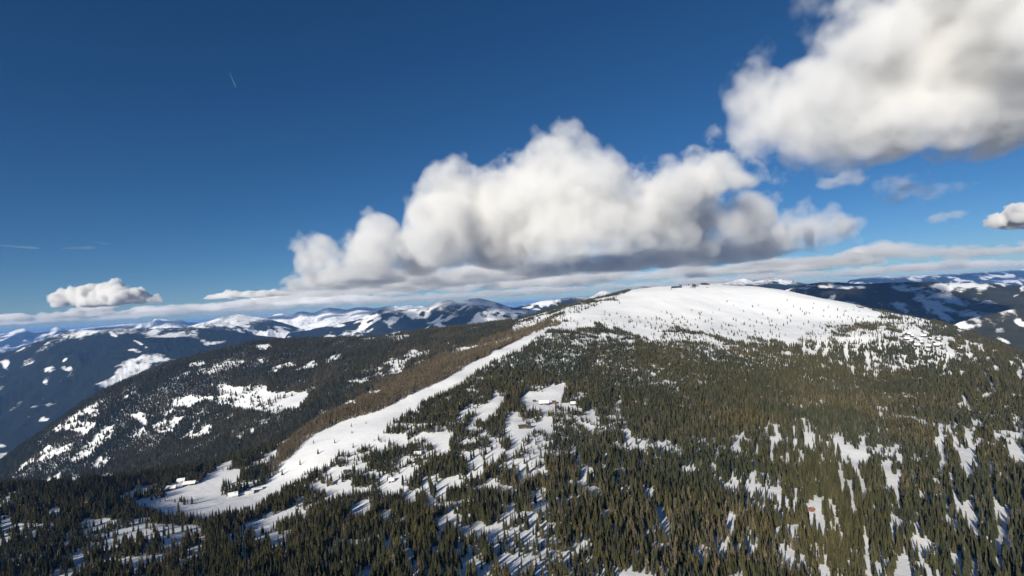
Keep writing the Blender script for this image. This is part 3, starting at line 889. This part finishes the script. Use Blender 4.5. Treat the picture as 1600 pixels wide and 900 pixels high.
for k, (x, y, s_, lab) in enumerate(PISTE_TREES):
    g = ground(x, y)
    o = link('small_spruce', SMALL[k % 3])
    o['tree_tint'] = 0.45
    o.location = (g[0], g[1], height(g[0], g[1]) - 0.2)
    o.rotation_euler = (0, 0, k * 1.3)
    o.scale = (s_, s_, s_ * 1.1)
    tag(o, lab, 'spruce', 'lone spruces on the piste')

# ------------------------------------------------------------------ houses
def box_vf(x0, x1, y0, y1, z0, z1):
    V = [(x0, y0, z0), (x1, y0, z0), (x1, y1, z0), (x0, y1, z0), (x0, y0, z1), (x1, y0, z1), (x1, y1, z1), (x0, y1, z1)]
    return V, [(3, 2, 1, 0), (4, 5, 6, 7), (0, 1, 5, 4), (1, 2, 6, 5), (2, 3, 7, 6), (3, 0, 4, 7)]


def house(px, py, L, D, H, rz, wall, label, name='cabin', detail=False, flat=False, rise=None, roofmat=None):
    """Gabled (or nearly flat roofed) hut: ridge along x, snow on the roof."""
    g = ground(px, py)
    zb = min(height(g[0] + dx, g[1] + dy) for dx in (-L / 2, L / 2) for dy in (-D / 2, D / 2))
    zt = float(height(g[0], g[1]))
    root = empty(name, (g[0], g[1], zt), rz)
    low = zb - zt - 1.0
    rise = D * (0.10 if flat else 0.42) if rise is None else rise
    x, y = L / 2, D / 2
    V = [(-x, -y, low), (x, -y, low), (x, y, low), (-x, y, low), (-x, -y, H), (x, -y, H), (x, y, H), (-x, y, H), (-x, 0, H + rise), (x, 0, H + rise)]
    F = [(3, 2, 1, 0), (0, 1, 5, 4), (2, 3, 7, 6), (1, 2, 6, 9, 5), (3, 0, 4, 8, 7), (4, 5, 9, 8), (6, 7, 8, 9)]
    link('wall', mesh_np('wall', V, F), wall, root)
    o, th, ov = 0.7, 0.55, 0.9
    sl = rise / y
    ze = H - sl * ov
    V, F = [], []
    for sx in (-x - o, x + o):
        V += [(sx, -y - ov, ze + .03), (sx, 0, H + rise + .03), (sx, y + ov, ze + .03), (sx, y + ov, ze + th), (sx, 0, H + rise + th), (sx, -y - ov, ze + th)]
    for k in range(6): F.append((k, (k + 1) % 6, 6 + (k + 1) % 6, 6 + k))
    F += [(0, 5, 4, 1), (1, 4, 3, 2), (6, 7, 10, 11), (7, 8, 9, 10)]
    roof = link('roof', mesh_np('roof', V, F), roofmat or M_ROOFSNOW, root)
    link('chimney', mesh_np('chimney', *box_vf(x * .35, x * .35 + .9, -y * .35 - .45, -y * .35 + .45, H, H + rise + 1.2)), M_PLASTER, roof)
    if detail:
        link('door', mesh_np('door', *box_vf(-.6, .6, -y - .12, -y + .1, 0, min(2.1, H - .3))), M_TIMBER if wall is not M_TIMBER else M_PLASTER, root)
        nwin = max(2, int(L / 5))
        for k in range(nwin):
            cx_ = -x + L * (k + .5) / nwin
            if abs(cx_) < 1.4: cx_ += 2.0
            w_ = link('window', mesh_np('window', *box_vf(cx_ - .7, cx_ + .7, -y - .10, -y + .1, 1.0, min(2.3, H - .3))), M_PLASTER, root)
            link('pane', mesh_np('pane', *box_vf(cx_ - .55, cx_ + .55, -y - .14, -y - .05, 1.12, min(2.18, H - .42))), M_GLASS, w_)
    return tag(root, label, 'hut' if name != 'station_building' else 'building')


house(264, 766, 24, 9, 4.5, .35, M_TIMBER, 'long snow-roofed shed at the left rim of the snow apron', detail=True)
house(283, 754, 14, 9, 5, .35, M_PLASTER, 'pale snow-roofed house behind the long shed at the snow apron', detail=True)
house(296, 758, 22, 9, 4, .3, M_TIMBER, 'low snow-covered building at the upper rim of the snow apron', detail=True)
house(364, 777, 16, 12, 4.5, .55, M_PLASTER, 'pale-gabled snowy hut on the right of the snow apron', detail=True)
house(390, 772, 15, 12, 4, .35, M_PLASTER, 'snow-covered shed beside the pale-gabled hut', flat=True, detail=True)
house(402, 766, 19, 12, 3.5, .35, M_TIMBER, 'flat snow-roofed hall between the spruces and the lower piste', flat=True, detail=True)
house(612, 753, 9, 8, 3.6, .1, M_TIMBER, 'lone small hut with bright snowy roof in a forest clearing', detail=True)
house(653, 712, 13, 9, 4.2, .05, M_TIMBER, 'snow-roofed hut half hidden by dark spruces below the piste', detail=True)
house(648, 723, 9, 7, 4.5, .2, M_REDTIMBER, 'orange-brown timber hut between dark spruces below the piste', detail=True)
house(542, 739, 11, 7, 3, .1, M_TIMBER, 'brown-roofed low hut on the snow right of the lower piste', roofmat=M_TIMBER, detail=True)
house(517, 758, 13, 7, 3, .15, M_TIMBER, 'long brown-roofed hut among shrubs below the piste', roofmat=M_TIMBER, detail=True)
house(850, 632, 24, 12, 5, -.05, M_TIMBER, 'long snow-roofed lodge in the clearing under the dense forest', detail=True)
house(866, 631, 9, 8, 5, .2, M_REDTIMBER, 'small orange timber hut beside the long lodge', roofmat=M_TIMBER, detail=True)
house(896, 633, 15, 10, 4.5, .1, M_TIMBER, 'snow-roofed hut at the right end of the lodge clearing', detail=True)
house(835, 628, 6, 5, 3, .4, M_TIMBER, 'tiny dark hut alone on the snow left of the long lodge', roofmat=M_TIMBER, detail=True)
house(820, 669, 26, 9, 4, .08, M_TIMBER, 'long brown timber barn in the lower clearing', roofmat=M_TIMBER, detail=True)
house(1268, 799, 6, 5, 3, .3, M_REDTIMBER, 'tiny reddish hut in a small gap of the sunlit forest', roofmat=M_REDTIMBER, detail=True)
VILLAGE = [(675, 350), (720, 378), (770, 350), (800, 372), (850, 387), (862, 412), (768, 402), (882, 350), (940, 376), (980, 411), (1022, 386), (1042, 432), (940, 452), (820, 442), (910, 492), (1212, 526), (1230, 476), (740, 330), (700, 330), (1000, 440)]
VW = ['leftmost hut of the hillside hamlet, under a spruce group', 'dark hut second from the left in the hillside hamlet', 'hut in the upper row of the hamlet, left of the middle', 'hut in the second row of the hamlet, near its middle', 'large dark-fronted hut in the centre of the hamlet',
      'dark hut just below the large dark-fronted one in the hamlet', 'hut at the lower left of the hamlet above dark spruces', 'snow-roofed hut at the top of the hamlet, right of the middle', 'wide snow-roofed hut in the right half of the hamlet', 'dark-fronted hut right of the hamlet centre',
      'hut at the upper right of the hamlet', 'rightmost hut of the hamlet rows', 'hut behind the spruce clump in the lower hamlet', 'lower hut of the hamlet on open snow, left of the spruce clump', 'lowest hut of the hamlet at the forest edge', 'hut apart on a snow patch right of the hamlet',
      'small hut at the forest edge farthest right of the hamlet', 'small hut high at the left end of the hamlet', 'tiny hut above the leftmost hamlet hut', 'small hut between the right hamlet rows']
for k, ((x, y), lab) in enumerate(zip(VILLAGE, VW)):
    x, y = 1300 + x / 6.154, 470 + y / 6.154
    house(x, y, 13 + 5 * math.sin(k * 2.1), 11 + 2 * math.cos(k), 6.5, 0.5 * math.sin(3.3 * k) - .2 + (1.57 if k % 3 == 0 else 0), M_TIMBER, 'snow-roofed ' + lab if 'snow-roofed' not in lab and k % 2 else lab)
house(1057, 449.5, 58, 14, 8, 0.05, M_GLASS, 'long dark station building on the summit skyline', name='station_building', flat=True, roofmat=M_METAL)
house(1083, 450, 26, 12, 5, 0.0, M_METAL, 'low grey building on the summit right of the long station', name='station_building', flat=True, roofmat=M_METAL)
house(1105, 449.5, 14, 9, 4, 0.1, M_METAL, 'small grey hut on the summit skyline, rightmost of the buildings', flat=True)

# ------------------------------------------------------------------ clouds
def ico(sub):
    t = (1 + 5 ** 0.5) / 2
    v = [(-1, t, 0), (1, t, 0), (-1, -t, 0), (1, -t, 0), (0, -1, t), (0, 1, t), (0, -1, -t), (0, 1, -t), (t, 0, -1), (t, 0, 1), (-t, 0, -1), (-t, 0, 1)]
    v = [np.array(a) / np.linalg.norm(a) for a in v]
    f = [(0, 11, 5), (0, 5, 1), (0, 1, 7), (0, 7, 10), (0, 10, 11), (1, 5, 9), (5, 11, 4), (11, 10, 2), (10, 7, 6), (7, 1, 8), (3, 9, 4), (3, 4, 2), (3, 2, 6), (3, 6, 8), (3, 8, 9), (4, 9, 5), (2, 4, 11), (6, 2, 10), (8, 6, 7), (9, 8, 1)]
    for _ in range(sub):
        nf, cache = [], {}
        def mid(a, b):
            k = (min(a, b), max(a, b))
            if k not in cache:
                m = v[a] + v[b]
                v.append(m / np.linalg.norm(m))
                cache[k] = len(v) - 1
            return cache[k]
        for a, b, c in f:
            x, y, z = mid(a, b), mid(b, c), mid(c, a)
            nf += [(a, x, z), (b, y, x), (c, z, y), (x, y, z)]
        f = nf
    return np.array(v), np.array(f)


ICO1, ICO2 = ico(1), ico(2)


def cloud_core_mat():
    m, nt, b = new_mat('cloud_body')
    b.inputs['Base Color'].default_value = (0.84, 0.84, 0.84, 1)
    b.inputs['Roughness'].default_value = 1.0
    b.inputs['Specular IOR Level'].default_value = 0.0
    return m


def cloud_veil_mat(name, dens, feature, bite, soft):
    """Fog whose outer part is eaten into by fractal noise (feature: size of the largest billows in metres;
    bite: how deep the noise eats, soft: how quickly the fog thickens, both as a share of the fog's depth)."""
    m = bpy.data.materials.new(name)
    m.use_nodes = True
    nt = m.node_tree
    nt.nodes.clear()
    out = nt.nodes.new('ShaderNodeOutputMaterial')
    pv = nt.nodes.new('ShaderNodeVolumePrincipled')
    pv.inputs['Color'].default_value = (0.975, 0.975, 0.975, 1)
    pv.inputs['Anisotropy'].default_value = 0.0
    at = nt.nodes.new('ShaderNodeAttribute')
    at.attribute_name = 'density'
    f = noise_node(nt, 1.0 / feature, 5, 0.62)
    def math_(op, a, b, clamp=False):
        n = nt.nodes.new('ShaderNodeMath')
        n.operation = op
        n.use_clamp = clamp
        for k, v in enumerate((a, b)):
            if hasattr(v, 'links'): nt.links.new(v, n.inputs[k])
            else: n.inputs[k].default_value = v
        return n.outputs[0]
    e = math_('MULTIPLY', math_('SUBTRACT', f, 0.30), bite / 0.40)
    d = math_('SUBTRACT', at.outputs['Fac'], math_('MAXIMUM', e, 0.0))
    d = math_('DIVIDE', d, soft, True)
    d = math_('MULTIPLY', d, dens)
    pv.inputs['Density Attribute'].default_value = ''
    nt.links.new(d, pv.inputs['Density'])
    nt.links.new(pv.outputs[0], out.inputs['Volume'])
    return m


def volume_nodes(name, voxel, band, mat, as_mesh=None, src=None):
    ng = bpy.data.node_groups.new(name, 'GeometryNodeTree')
    ng.interface.new_socket('Geometry', in_out='INPUT', socket_type='NodeSocketGeometry')
    ng.interface.new_socket('Geometry', in_out='OUTPUT', socket_type='NodeSocketGeometry')
    N, L = ng.nodes, ng.links
    gi, go = N.new('NodeGroupInput'), N.new('NodeGroupOutput')
    mv = N.new('GeometryNodeMeshToVolume')
    mv.resolution_mode = 'VOXEL_SIZE'
    mv.inputs['Density'].default_value = 1.0
    mv.inputs['Voxel Size'].default_value = voxel
    mv.inputs['Interior Band Width'].default_value = band
    if src is None:
        L.new(gi.outputs[0], mv.inputs['Mesh'])
    else:
        oi = N.new('GeometryNodeObjectInfo')
        oi.inputs['Object'].default_value = src
        oi.transform_space = 'ORIGINAL'
        L.new(oi.outputs['Geometry'], mv.inputs['Mesh'])
    last = mv.outputs[0]
    if as_mesh is not None:
        vm = N.new('GeometryNodeVolumeToMesh')
        vm.resolution_mode = 'GRID'
        vm.inputs['Threshold'].default_value = as_mesh
        L.new(last, vm.inputs['Volume'])
        ss = N.new('GeometryNodeSetShadeSmooth')
        L.new(vm.outputs[0], ss.inputs[0])
        last = ss.outputs[0]
    sm = N.new('GeometryNodeSetMaterial')
    sm.inputs['Material'].default_value = mat
    L.new(last, sm.inputs['Geometry'])
    L.new(sm.outputs[0], go.inputs[0])
    return ng


CLOUD_FLOOR = 370.0          # no cloud reaches down to the hazy air below


def cloud_mesh(name, blobs, seed, base, spread=0.7, kids=12, grand=5, flat=0.22, squash=1.0, stretch=1.0, grow=1.1):
    """blobs: pixel, pixel, radius in pixels, depth. Every blob carries smaller billows, these smaller ones again."""
    r = np.random.default_rng(seed)
    balls = []
    for bl in blobs:
        bx, by, br, bt = bl[:4]
        sq = squash * (bl[4] if len(bl) > 4 else 1.0)
        R = br * bt / FPX * grow
        c = P(bx, by, bt) + np.array([0, 1, 0]) * r.normal(0, spread) * R
        c[:2] += 0
        balls.append((c, R * 0.90, 2, sq))
        for _ in range(kids):
            d = r.normal(0, 1, 3)
            d[2] = d[2] * 0.8 + 0.25
            d /= np.linalg.norm(d)
            R1 = R * r.uniform(0.28, 0.48)
            c1 = c + d * (R * r.uniform(0.80, 0.98) - R1 * 0.25) * np.array([stretch, 1, sq])
            balls.append((c1, R1, 1, min(1.0, sq * 1.3)))
            for _ in range(grand):
                e = d * 0.7 + r.normal(0, 0.8, 3)
                e /= np.linalg.norm(e)
                R2 = R1 * r.uniform(0.28, 0.5)
                balls.append((c1 + e * (R1 * 0.92) * np.array([1, 1, sq]), R2, 1, min(1.0, sq * 1.5)))
    Vs, Fs, off = [], [], 0
    for c, R, sub, sq in balls:
        v, f = ICO2 if sub == 2 else ICO1
        q = v * R * np.array([stretch, 1, sq]) + c
        Vs.append(q)
        Fs.append(f + off)
        off += len(v)
    V, F = np.concatenate(Vs), np.concatenate(Fs)
    b = CAM[2] + base + 60 * fbm(V[:, 0] / 700, V[:, 1] / 700, 3)
    low = V[:, 2] < b
    V[low, 2] = b[low] + (V[low, 2] - b[low]) * flat
    V[:, 2] = np.maximum(V[:, 2], CAM[2] + CLOUD_FLOOR)
    org = np.array([V[:, 0].mean(), V[:, 1].mean(), V[:, 2].min()])
    me = mesh_np(name, V - org, F)
    return me, org


def main_piece(me):
    """Only the largest connected body (loose crumbs of cloud stay veil)."""
    n = len(me.vertices)
    V = np.zeros(n * 3, np.float32); me.vertices.foreach_get('co', V)
    E = np.zeros(len(me.edges) * 2, np.int32); me.edges.foreach_get('vertices', E)
    E = E.reshape(-1, 2)
    lab = np.arange(n)
    while True:
        m = np.minimum(lab[E[:, 0]], lab[E[:, 1]])
        new = lab.copy()
        np.minimum.at(new, E[:, 0], m); np.minimum.at(new, E[:, 1], m)
        new = new[new]
        if (new == lab).all(): break
        lab = new
    ids, cnt = np.unique(lab, return_counts=True)
    big = ids[np.argmax(cnt)]
    keepv = lab == big
    faces = [tuple(p.vertices) for p in me.polygons if keepv[p.vertices[0]]]
    remap = np.cumsum(keepv) - 1
    out = bpy.data.meshes.new('cloud_body')
    out.from_pydata(V.reshape(-1, 3)[keepv].tolist(), [], [tuple(int(remap[i]) for i in f) for f in faces])
    out.polygons.foreach_set('use_smooth', np.full(len(out.polygons), True))
    out.materials.append(M_CLOUD)
    out.update()
    return out


M_CLOUD = cloud_core_mat()


def cloud(label, blobs, seed, base, voxel, band, dens, core=0.75, feature=400.0, bite=0.5, soft=0.25, **kw):
    me, org = cloud_mesh('cloud', blobs, seed, base, **kw)
    root = empty('cloud', tuple(org))
    tag(root, label, 'cloud', 'clouds')
    if core is not None:
        me.materials.append(M_CLOUD)
        o = link('body', me, parent=root)
        o.modifiers.new('billows', 'NODES').node_group = volume_nodes('cloud_body', voxel, band, M_CLOUD, core)
        dg = bpy.context.evaluated_depsgraph_get()
        body = bpy.data.meshes.new_from_object(o.evaluated_get(dg))
        o.modifiers.clear()
        o.data = main_piece(body)
    mv = cloud_veil_mat('cloud_veil', dens, feature, bite, soft)
    src = bpy.data.objects.new('cloud_shape', me.copy())        # only the shape the veil is filled from, not placed in the scene
    src.data.materials.clear()
    vd = bpy.data.volumes.new('cloud_veil')
    vd.materials.append(mv)
    v = link('veil', vd, parent=root)
    ng = volume_nodes('cloud_veil', voxel, band, mv, src=src)
    v.modifiers.new('veil', 'NODES').node_group = ng
    return root


def dep(x): return float(np.interp(x, [450, 560, 640, 800, 1000, 1200, 1340], [8600, 7900, 7000, 6100, 5900, 6500, 7300]))


big = [(478, 410, 26), (508, 398, 32), (552, 388, 36), (596, 372, 40), (530, 418, 32), (600, 405, 40), (640, 390, 48), (678, 330, 46), (690, 295, 42), (700, 370, 62), (728, 295, 48), (772, 290, 52), (775, 360, 72),
       (830, 330, 80), (826, 258, 44), (858, 240, 46), (878, 232, 30), (902, 226, 25), (893, 246, 34), (850, 236, 30), (905, 300, 62), (880, 370, 60), (955, 318, 54), (970, 365, 58), (1035, 345, 58), (1035, 312, 42), (930, 360, 60), (1015, 378, 50), (1050, 375, 42),
       (1095, 355, 52), (1095, 322, 40), (1150, 348, 46), (1205, 356, 44), (1250, 358, 38), (1290, 360, 31), (1322, 361, 22), (1225, 372, 32), (1275, 370, 26), (1120, 300, 30), (1060, 300, 36), (1180, 330, 28)]
big = [(x, y, r_, dep(x)) for x, y, r_ in big]
for k in range(46):                        # the flat base runs on backwards from the bright front
    bx = 500 + 690 * ((k * 0.618) % 1.0)
    bt = dep(bx) + 700 + 4300 * ((k * 0.381 + 0.17) % 1.0)
    big.append((bx, 522 - 0.0577 * bx - 570.0 * FPX / bt, 560.0 * FPX / bt, bt, 0.42))
cloud('huge grey-white cumulus bank with billowing tops above the snowy summit', big, 21, 455, 44.0, 320.0, 0.0125, core=0.84, feature=420.0, bite=0.17, soft=0.42, kids=11, grand=3, flat=0.14, grow=1.16)
D3 = 2700.0
upr = [(1158, 165, 38, D3), (1165, 215, 42, D3), (1215, 130, 44, D3), (1225, 190, 62, D3), (1285, 92, 46, D3), (1320, 110, 55, D3), (1335, 195, 52, D3), (1295, 212, 42, D3), (1385, 190, 50, D3), (1350, 85, 50, D3), (1300, 165, 72, D3), (1350, 55, 50, D3), (1380, 130, 85, D3), (1440, 25, 75, D3), (1460, 125, 92, D3), (1530, 55, 95, D3), (1560, 125, 80, D3),
       (1640, 60, 105, D3), (1650, 130, 80, D3), (1740, 60, 120, D3), (1500, -60, 90, D3), (1620, -80, 110, D3), (1425, -35, 55, D3), (1205, 225, 34, D3), (1265, 215, 40, D3), (1340, 205, 45, D3), (1420, 195, 45, D3), (1500, 170, 60, D3), (1590, 165, 60, D3)]
cloud('bright cloud filling the upper right corner of the sky', upr, 5, 620, 20.0, 200.0, 0.017, core=0.85, feature=260.0, bite=0.15, soft=0.45, flat=0.6, kids=10, grand=3, grow=1.32)


def eye(px): return 522 - 0.0577 * px      # level of the camera in the picture
lr = np.random.default_rng(77)
# long flat banks behind the big cumulus
bank = []
for bx in np.arange(450, 1360, 15):
    bank.append((bx, eye(bx) - 33 + lr.normal(0, 5), lr.uniform(11, 20), 14500.0 + lr.normal(0, 1200)))
cloud('long flat grey cloud bank under the big cumulus, low above the far mountains', bank, 8, 430, 80.0, 380.0, 0.008, core=0.8, feature=600.0, bite=0.25, soft=0.6, kids=7, grand=2, squash=0.62, stretch=2.2)
bank = []
for bx in np.arange(1150, 1780, 15):
    hump = 12 * math.exp(-((bx - 1390) / 45) ** 2)
    bank.append((bx, eye(bx) - 38 - hump + lr.normal(0, 5), lr.uniform(13, 22) + hump * 0.3, 10500.0 + lr.normal(0, 900)))
cloud('flat grey cloud streak low above the far ridge on the right', bank, 9, 430, 60.0, 320.0, 0.007, core=0.85, feature=500.0, bite=0.3, soft=0.6, kids=7, grand=2, squash=0.6, stretch=2.0)
cloud('small lone white cumulus low in the left of the sky', [(106, 468, 14, 12500.), (128, 464, 17, 12500.), (150, 460, 18, 12500.), (172, 456, 18, 12500.), (178, 466, 20, 12500.), (200, 464, 18, 12500.), (222, 466, 16, 12500.), (240, 470, 11, 12500.), (150, 474, 16, 12500.)], 10, 540, 34.0, 260.0, 0.028, core=0.8, feature=300.0, bite=0.15)
cloud('flat lens-shaped grey cloud over the left mountains', [(330, 467, 7, 13000.), (350, 465, 9, 13000.), (372, 464, 10, 13000.), (395, 463, 10, 13000.), (415, 462, 10, 13000.), (437, 461, 9, 13000.), (455, 461, 6, 13000.)], 11, 560, 40.0, 240.0, 0.02, core=0.8, feature=500.0, bite=0.25, kids=7, grand=2, squash=0.85, stretch=1.7, grow=1.25)
cloud('small bright cumulus cut by the right edge of the picture', [(1556, 346, 13, 6800.), (1570, 338, 16, 6800.), (1590, 342, 20, 6800.), (1615, 345, 22, 6800.), (1640, 348, 18, 6800.), (1580, 352, 12, 6800.)], 12, 600, 18.0, 140.0, 0.045, core=0.8, feature=200.0, bite=0.14)
# torn, see-through scraps
cloud('torn thin cloud scrap between the two big clouds', [(985, 235, 17, 6000.), (1000, 255, 20, 6000.), (1010, 285, 20, 6000.), (1050, 265, 26, 6000.), (1085, 255, 28, 6000.), (1115, 235, 26, 5500.), (1130, 265, 30, 5500.), (1080, 290, 35, 6000.), (1125, 205, 16, 5000.), (1165, 290, 30, 5500.), (1205, 288, 18, 5500.), (1020, 300, 30, 6000.), (1095, 300, 36, 5800.), (1140, 300, 34, 5500.), (1125, 250, 30, 5200.)], 13, 900, 28.0, 220.0, 0.0105, core=None, feature=330.0, bite=0.48, soft=0.5, grow=1.4)
cloud('thin torn wisp above the bright upper right cloud', [(1185, 85, 18, 3200.), (1205, 70, 20, 3200.), (1230, 40, 24, 3200.), (1250, 15, 26, 3200.), (1265, 50, 20, 3200.), (1150, 110, 14, 3200.)], 14, 900, 22.0, 140.0, 0.0016, core=None, feature=140.0, bite=0.85, soft=0.6, grow=1.6, stretch=0.8)
cloud('pale ragged cloud scrap at right below the upper cloud', [(1385, 312, 16, 5500.), (1405, 295, 20, 5500.), (1415, 282, 16, 5500.), (1440, 300, 18, 5500.), (1470, 298, 16, 5500.), (1500, 290, 11, 5500.)], 15, 700, 22.0, 150.0, 0.0040, core=None, feature=170.0, bite=0.6, soft=0.6, grow=1.6, stretch=1.5, squash=0.8)
cloud('small pale cloud puff beside the ragged scrap', [(1292, 289, 12, 5500.), (1308, 287, 13, 5500.)], 16, 700, 18.0, 90.0, 0.0042, core=None, feature=120.0, bite=0.4, soft=0.5, grow=1.5, squash=0.7, stretch=1.5)
cloud('tiny faint cloud puff under the ragged scrap', [(1474, 339, 9, 6500.), (1486, 337, 8, 6500.)], 17, 500, 18.0, 80.0, 0.0035, core=None, feature=120.0, bite=0.4, soft=0.5, grow=1.5, squash=0.7, stretch=1.5)
bank = []
for bx in np.arange(-80, 580, 16):
    bank.append((bx, eye(bx) - 24 + lr.normal(0, 5), lr.uniform(9, 15), 18500.0))
cloud('low hazy grey cloud layer over the far left mountains', bank, 18, 390, 85.0, 420.0, 0.011, core=None, feature=900.0, bite=0.4, soft=0.5, kids=6, grand=2, squash=0.6, stretch=2.4)


bank = []
for bx in np.arange(-90, 1720, 14):
    bank.append((bx, eye(bx) - 17 + lr.normal(0, 3.0), lr.uniform(8.5, 14), 25000.0 + lr.normal(0, 1500)))
cloud('pale band of far clouds lying along the whole horizon', bank, 19, 376, 120.0, 420.0, 0.0050, core=None, feature=1200.0, bite=0.35, soft=0.6, kids=5, grand=1, squash=0.7, stretch=2.6)


def streak(name, cat, a, b, t, w, dens, label, taper=0.3):
    """A thin round streak of ice cloud between two pixels at depth t."""
    p0, p1 = P(*a, t), P(*b, t * 1.03)
    ax = p1 - p0
    L = np.linalg.norm(ax)
    ax /= L
    u = np.cross(ax, [0, 0, 1.0]); u /= np.linalg.norm(u)
    v = np.cross(ax, u)
    V, F = [], []
    ns, nr = 14, 8
    for i in range(ns + 1):
        f = i / ns
        rr = w * (taper + (1 - taper) * f) * (math.sin(math.pi * (0.04 + 0.92 * f)) ** 0.5) * (1 + 0.12 * math.sin(9 * f))
        c = ax * L * f
        for k in range(nr):
            an = 2 * math.pi * k / nr
            V.append(c + (u * math.cos(an) + v * math.sin(an)) * rr)
    for i in range(ns):
        for k in range(nr):
            x, y = i * nr + k, i * nr + (k + 1) % nr
            F.append((x, y, y + nr, x + nr))
    F.append(tuple(range(nr - 1, -1, -1)))
    F.append(tuple(ns * nr + k for k in range(nr)))
    m = bpy.data.materials.new(name + '_ice')
    m.use_nodes = True
    nt = m.node_tree
    nt.nodes.clear()
    out = nt.nodes.new('ShaderNodeOutputMaterial')
    pv = nt.nodes.new('ShaderNodeVolumePrincipled')
    pv.inputs['Color'].default_value = (0.98, 0.98, 0.99, 1)
    pv.inputs['Density'].default_value = dens
    nt.links.new(pv.outputs[0], out.inputs['Volume'])
    o = link(name, mesh_np(name, V, F), m)
    o.location = tuple(p0)
    tag(o, label, cat)


streak('contrail', 'contrail', (357, 110), (369, 137), 20000.0, 26.0, 0.006, 'short thin white contrail high in the dark blue sky at left')
streak('cirrus_wisp', 'cloud', (-20, 382), (62, 388), 26000.0, 90.0, 0.0011, 'thin white cirrus streak at the left edge of the sky')
streak('cirrus_wisp', 'cloud', (90, 388), (150, 387), 26000.0, 130.0, 0.0006, 'faint wide cirrus streak low in the left sky')
streak('cirrus_wisp', 'cloud', (143, 377), (172, 382), 26000.0, 55.0, 0.0010, 'tiny slanting cirrus streak above the faint wide one')

# ------------------------------------------------------------------ haze: the air of the valleys
hz = bpy.data.materials.new('valley_air')
hz.use_nodes = True
nt = hz.node_tree
nt.nodes.clear()
out = nt.nodes.new('ShaderNodeOutputMaterial')
pv = nt.nodes.new('ShaderNodeVolumePrincipled')
pv.inputs['Color'].default_value = (0.19, 0.45, 1.0, 1)
pv.inputs['Density'].default_value = HAZE
pv.inputs['Anisotropy'].default_value = 0.0
nt.links.new(pv.outputs[0], out.inputs['Volume'])
zs = (400.0, CAM[2] + 362.0)
B = 124000.0
V = [(x, y, z) for z in zs for x, y in ((-B, -B), (B, -B), (B, B), (-B, B))]
F = [(3, 2, 1, 0), (4, 5, 6, 7), (0, 1, 5, 4), (1, 2, 6, 5), (2, 3, 7, 6), (3, 0, 4, 7)]
tag(link('haze', mesh_np('haze', V, F), hz), 'blue haze filling the valleys between the far mountains', 'haze', kind='stuff')
